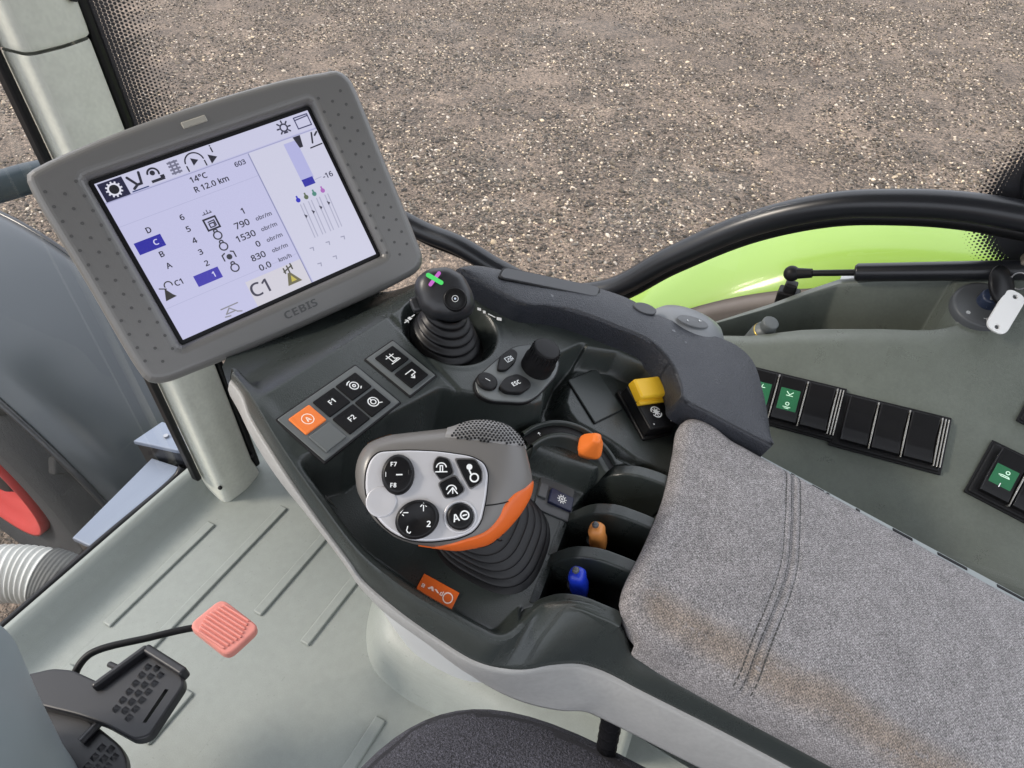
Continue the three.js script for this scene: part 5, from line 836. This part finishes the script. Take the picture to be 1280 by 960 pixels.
  c.beginPath(); c.moveTo(494, 40); c.lineTo(530, 62); c.lineTo(494, 84); c.fill(); c.fillRect(518, 14, 6, 24); c.fillRect(518, 4, 6, 6);
  c.lineWidth = 7; c.strokeStyle = '#2f2f44'; c.beginPath(); c.arc(878, 40, 17, 0, 7); c.stroke(); for (let k = 0; k < 8; k++) if (k !== 2) seg(c, [878 + 24 * Math.cos(k * .785), 40 + 24 * Math.sin(k * .785)], [878 + 33 * Math.cos(k * .785), 40 + 33 * Math.sin(k * .785)]); seg(c, [870, 64], [886, 64]);
  c.strokeStyle = '#34365c'; c.lineWidth = 5; c.strokeRect(942, 14, 70, 54); seg(c, [942, 26], [1012, 22]);
  const say = (s, x, y, size = 34, color = K, w = '') => { c.fillStyle = color; c.font = `${w} ${size}px sans-serif`; c.textAlign = 'center'; c.textBaseline = 'middle'; c.save(); c.translate(x, y); c.scale(1.12, 1); c.fillText(s, 0, 0); c.strokeStyle = color; c.lineWidth = size > 60 ? 2 : 1.4; c.strokeText(s, 0, 0); c.restore(); };
  say('603', 611, 124, 30, '#3a3a50'); say('14\u00b0C', 408, 122, 34); say('\u25b8R 12.0 km', 440, 168, 34);
  say('D', 104, 260, 34); say('B', 103, 378, 34); say('A', 106, 436, 34); c.fillStyle = '#2622a2'; c.fillRect(20, 292, 120, 56); say('C', 106, 320, 34, '#dcdcf8');
  ['6', '5', '4', '3', '2'].forEach((s, i) => say(s, 259, 260 + i * 57.5, 34)); c.fillStyle = '#4038b0'; c.fillRect(176, 522, 118, 54); say('1', 264, 549, 34, '#dcdcf8');
  c.strokeStyle = c.fillStyle = K; c.lineWidth = 8; c.strokeRect(336, 306, 56, 52); c.lineWidth = 5; c.strokeRect(352, 330, 22, 18); seg(c, [352, 322], [380, 320], [380, 346]);
  c.lineWidth = 4; c.strokeStyle = '#4a4a5c'; seg(c, [346, 284], [388, 284]); seg(c, [356, 274], [356, 284]); seg(c, [370, 268], [370, 284]); seg(c, [384, 276], [384, 284]);
  c.strokeStyle = '#33333f'; for (const y of [388, 444, 554]) { c.lineWidth = 6; c.beginPath(); c.arc(363, y + 4, 18, 0, 7); c.stroke(); c.beginPath(); c.arc(363, y - 18, 8, 2.6, 6.9); c.stroke(); }
  c.fillStyle = '#33333f'; c.beginPath(); c.arc(364, 502, 13, 0, 7); c.fill(); c.lineWidth = 6; seg(c, [336, 512], [336, 486], [350, 480]); seg(c, [392, 512], [392, 486], [380, 480]);
  say('1', 520, 331, 38); say('790', 487, 385, 40); say('1530', 476, 443, 40); say('0', 511, 497, 38); say('830', 485, 551, 40); say('0.0', 492, 606, 40);
  for (const y of [387, 442, 498, 553]) say('obr/m', 596, y, 26, '#56566c'); say('km/h', 596, 606, 26, '#56566c');
  say('C1', 110, 522, 34); say('C1', 427, 692, 88, '#3c3a4c');
  c.fillStyle = '#2c2a26'; c.beginPath(); c.moveTo(24, 566); c.lineTo(40, 524); c.lineTo(60, 560); c.lineTo(72, 574); c.lineTo(20, 578); c.fill(); c.strokeStyle = '#2c2a26'; c.lineWidth = 5; c.beginPath(); c.arc(62, 516, 17, 3, 6.6); c.stroke(); seg(c, [20, 516], [46, 528]);
  c.fillStyle = '#6d684a'; c.beginPath(); c.moveTo(548, 738); c.lineTo(572, 680); c.lineTo(586, 680); c.lineTo(622, 738); c.closePath(); c.fill(); c.fillStyle = '#c9bb52'; c.beginPath(); c.moveTo(572, 726); c.lineTo(582, 694); c.lineTo(600, 726); c.fill(); c.strokeStyle = '#4c4a40'; c.lineWidth = 7; seg(c, [560, 668], [606, 652]); seg(c, [564, 652], [564, 676]); seg(c, [604, 642], [604, 668]); seg(c, [584, 646], [584, 680]);
  c.strokeStyle = '#8d8c94'; c.lineWidth = 6; seg(c, [214, 712], [296, 712]); seg(c, [226, 742], [250, 720], [272, 742], [226, 742]); seg(c, [216, 752], [240, 756]); seg(c, [276, 748], [296, 756]);
  c.fillStyle = K; c.beginPath(); c.moveTo(896, 96); c.lineTo(934, 96); c.lineTo(924, 152); c.lineTo(906, 152); c.fill(); c.strokeStyle = K; c.lineWidth = 8; seg(c, [976, 150], [992, 104]); seg(c, [1002, 120], [1018, 108]); c.lineWidth = 6; seg(c, [956, 170], [1018, 168]);
  c.fillStyle = '#2c2aa6'; c.fillRect(842, 296, 58, 36); c.strokeStyle = '#a9aac8'; c.lineWidth = 3; seg(c, [906, 316], [940, 314]); say('-16', 974, 318, 34, '#33334a');
  [['#2a2ac0', 783], ['#5c6a4e', 826], ['#4c8a7c', 870], ['#b06ac0', 916]].forEach(([col, x], i) => { c.fillStyle = col; c.beginPath(); c.arc(x, 378, 11, 0, 7); c.fill(); c.fillRect(x - 4, 356, 8, 14); c.strokeStyle = '#b0b1c8'; c.lineWidth = 5; seg(c, [x, 402], [x - 8, 572]); seg(c, [x + 16, 402], [x + 8, 572]); c.fillStyle = '#3a3a4c'; c.beginPath(); c.moveTo(x - 6, 450 - i * 6); c.lineTo(x + 8, 462 - i * 6); c.lineTo(x - 4, 472 - i * 6); c.fill(); });
  for (const [x, y] of [[736, 618], [822, 622], [904, 626], [736, 702], [822, 700]]) { c.strokeStyle = '#9a9bb2'; c.lineWidth = 5; seg(c, [x - 8, y - 6], [x + 8, y - 4], [x + 4, y + 10]); }
  const ct = new THREE.CanvasTexture(cv); ct.colorSpace = THREE.SRGBColorSpace;
  const sm = new THREE.MeshStandardMaterial({ color: rgb(0.02, 0.02, 0.022), roughness: 0.35, emissive: rgb(1, 1, 1), emissiveMap: ct, emissiveIntensity: 0.41 });
  part('screen', new THREE.PlaneGeometry(0.171, 0.1275), sm, t, [0.0855, -0.06375, -0.0055]);
  const arm = part('mount_arm', tube([[0.12, -0.10, -0.05], [0.13, -0.15, -0.055], [0.13, -0.21, -0.03]], 0.016, 20, 14), M.monitorDark, t);
}

renderer.render(scene, camera);
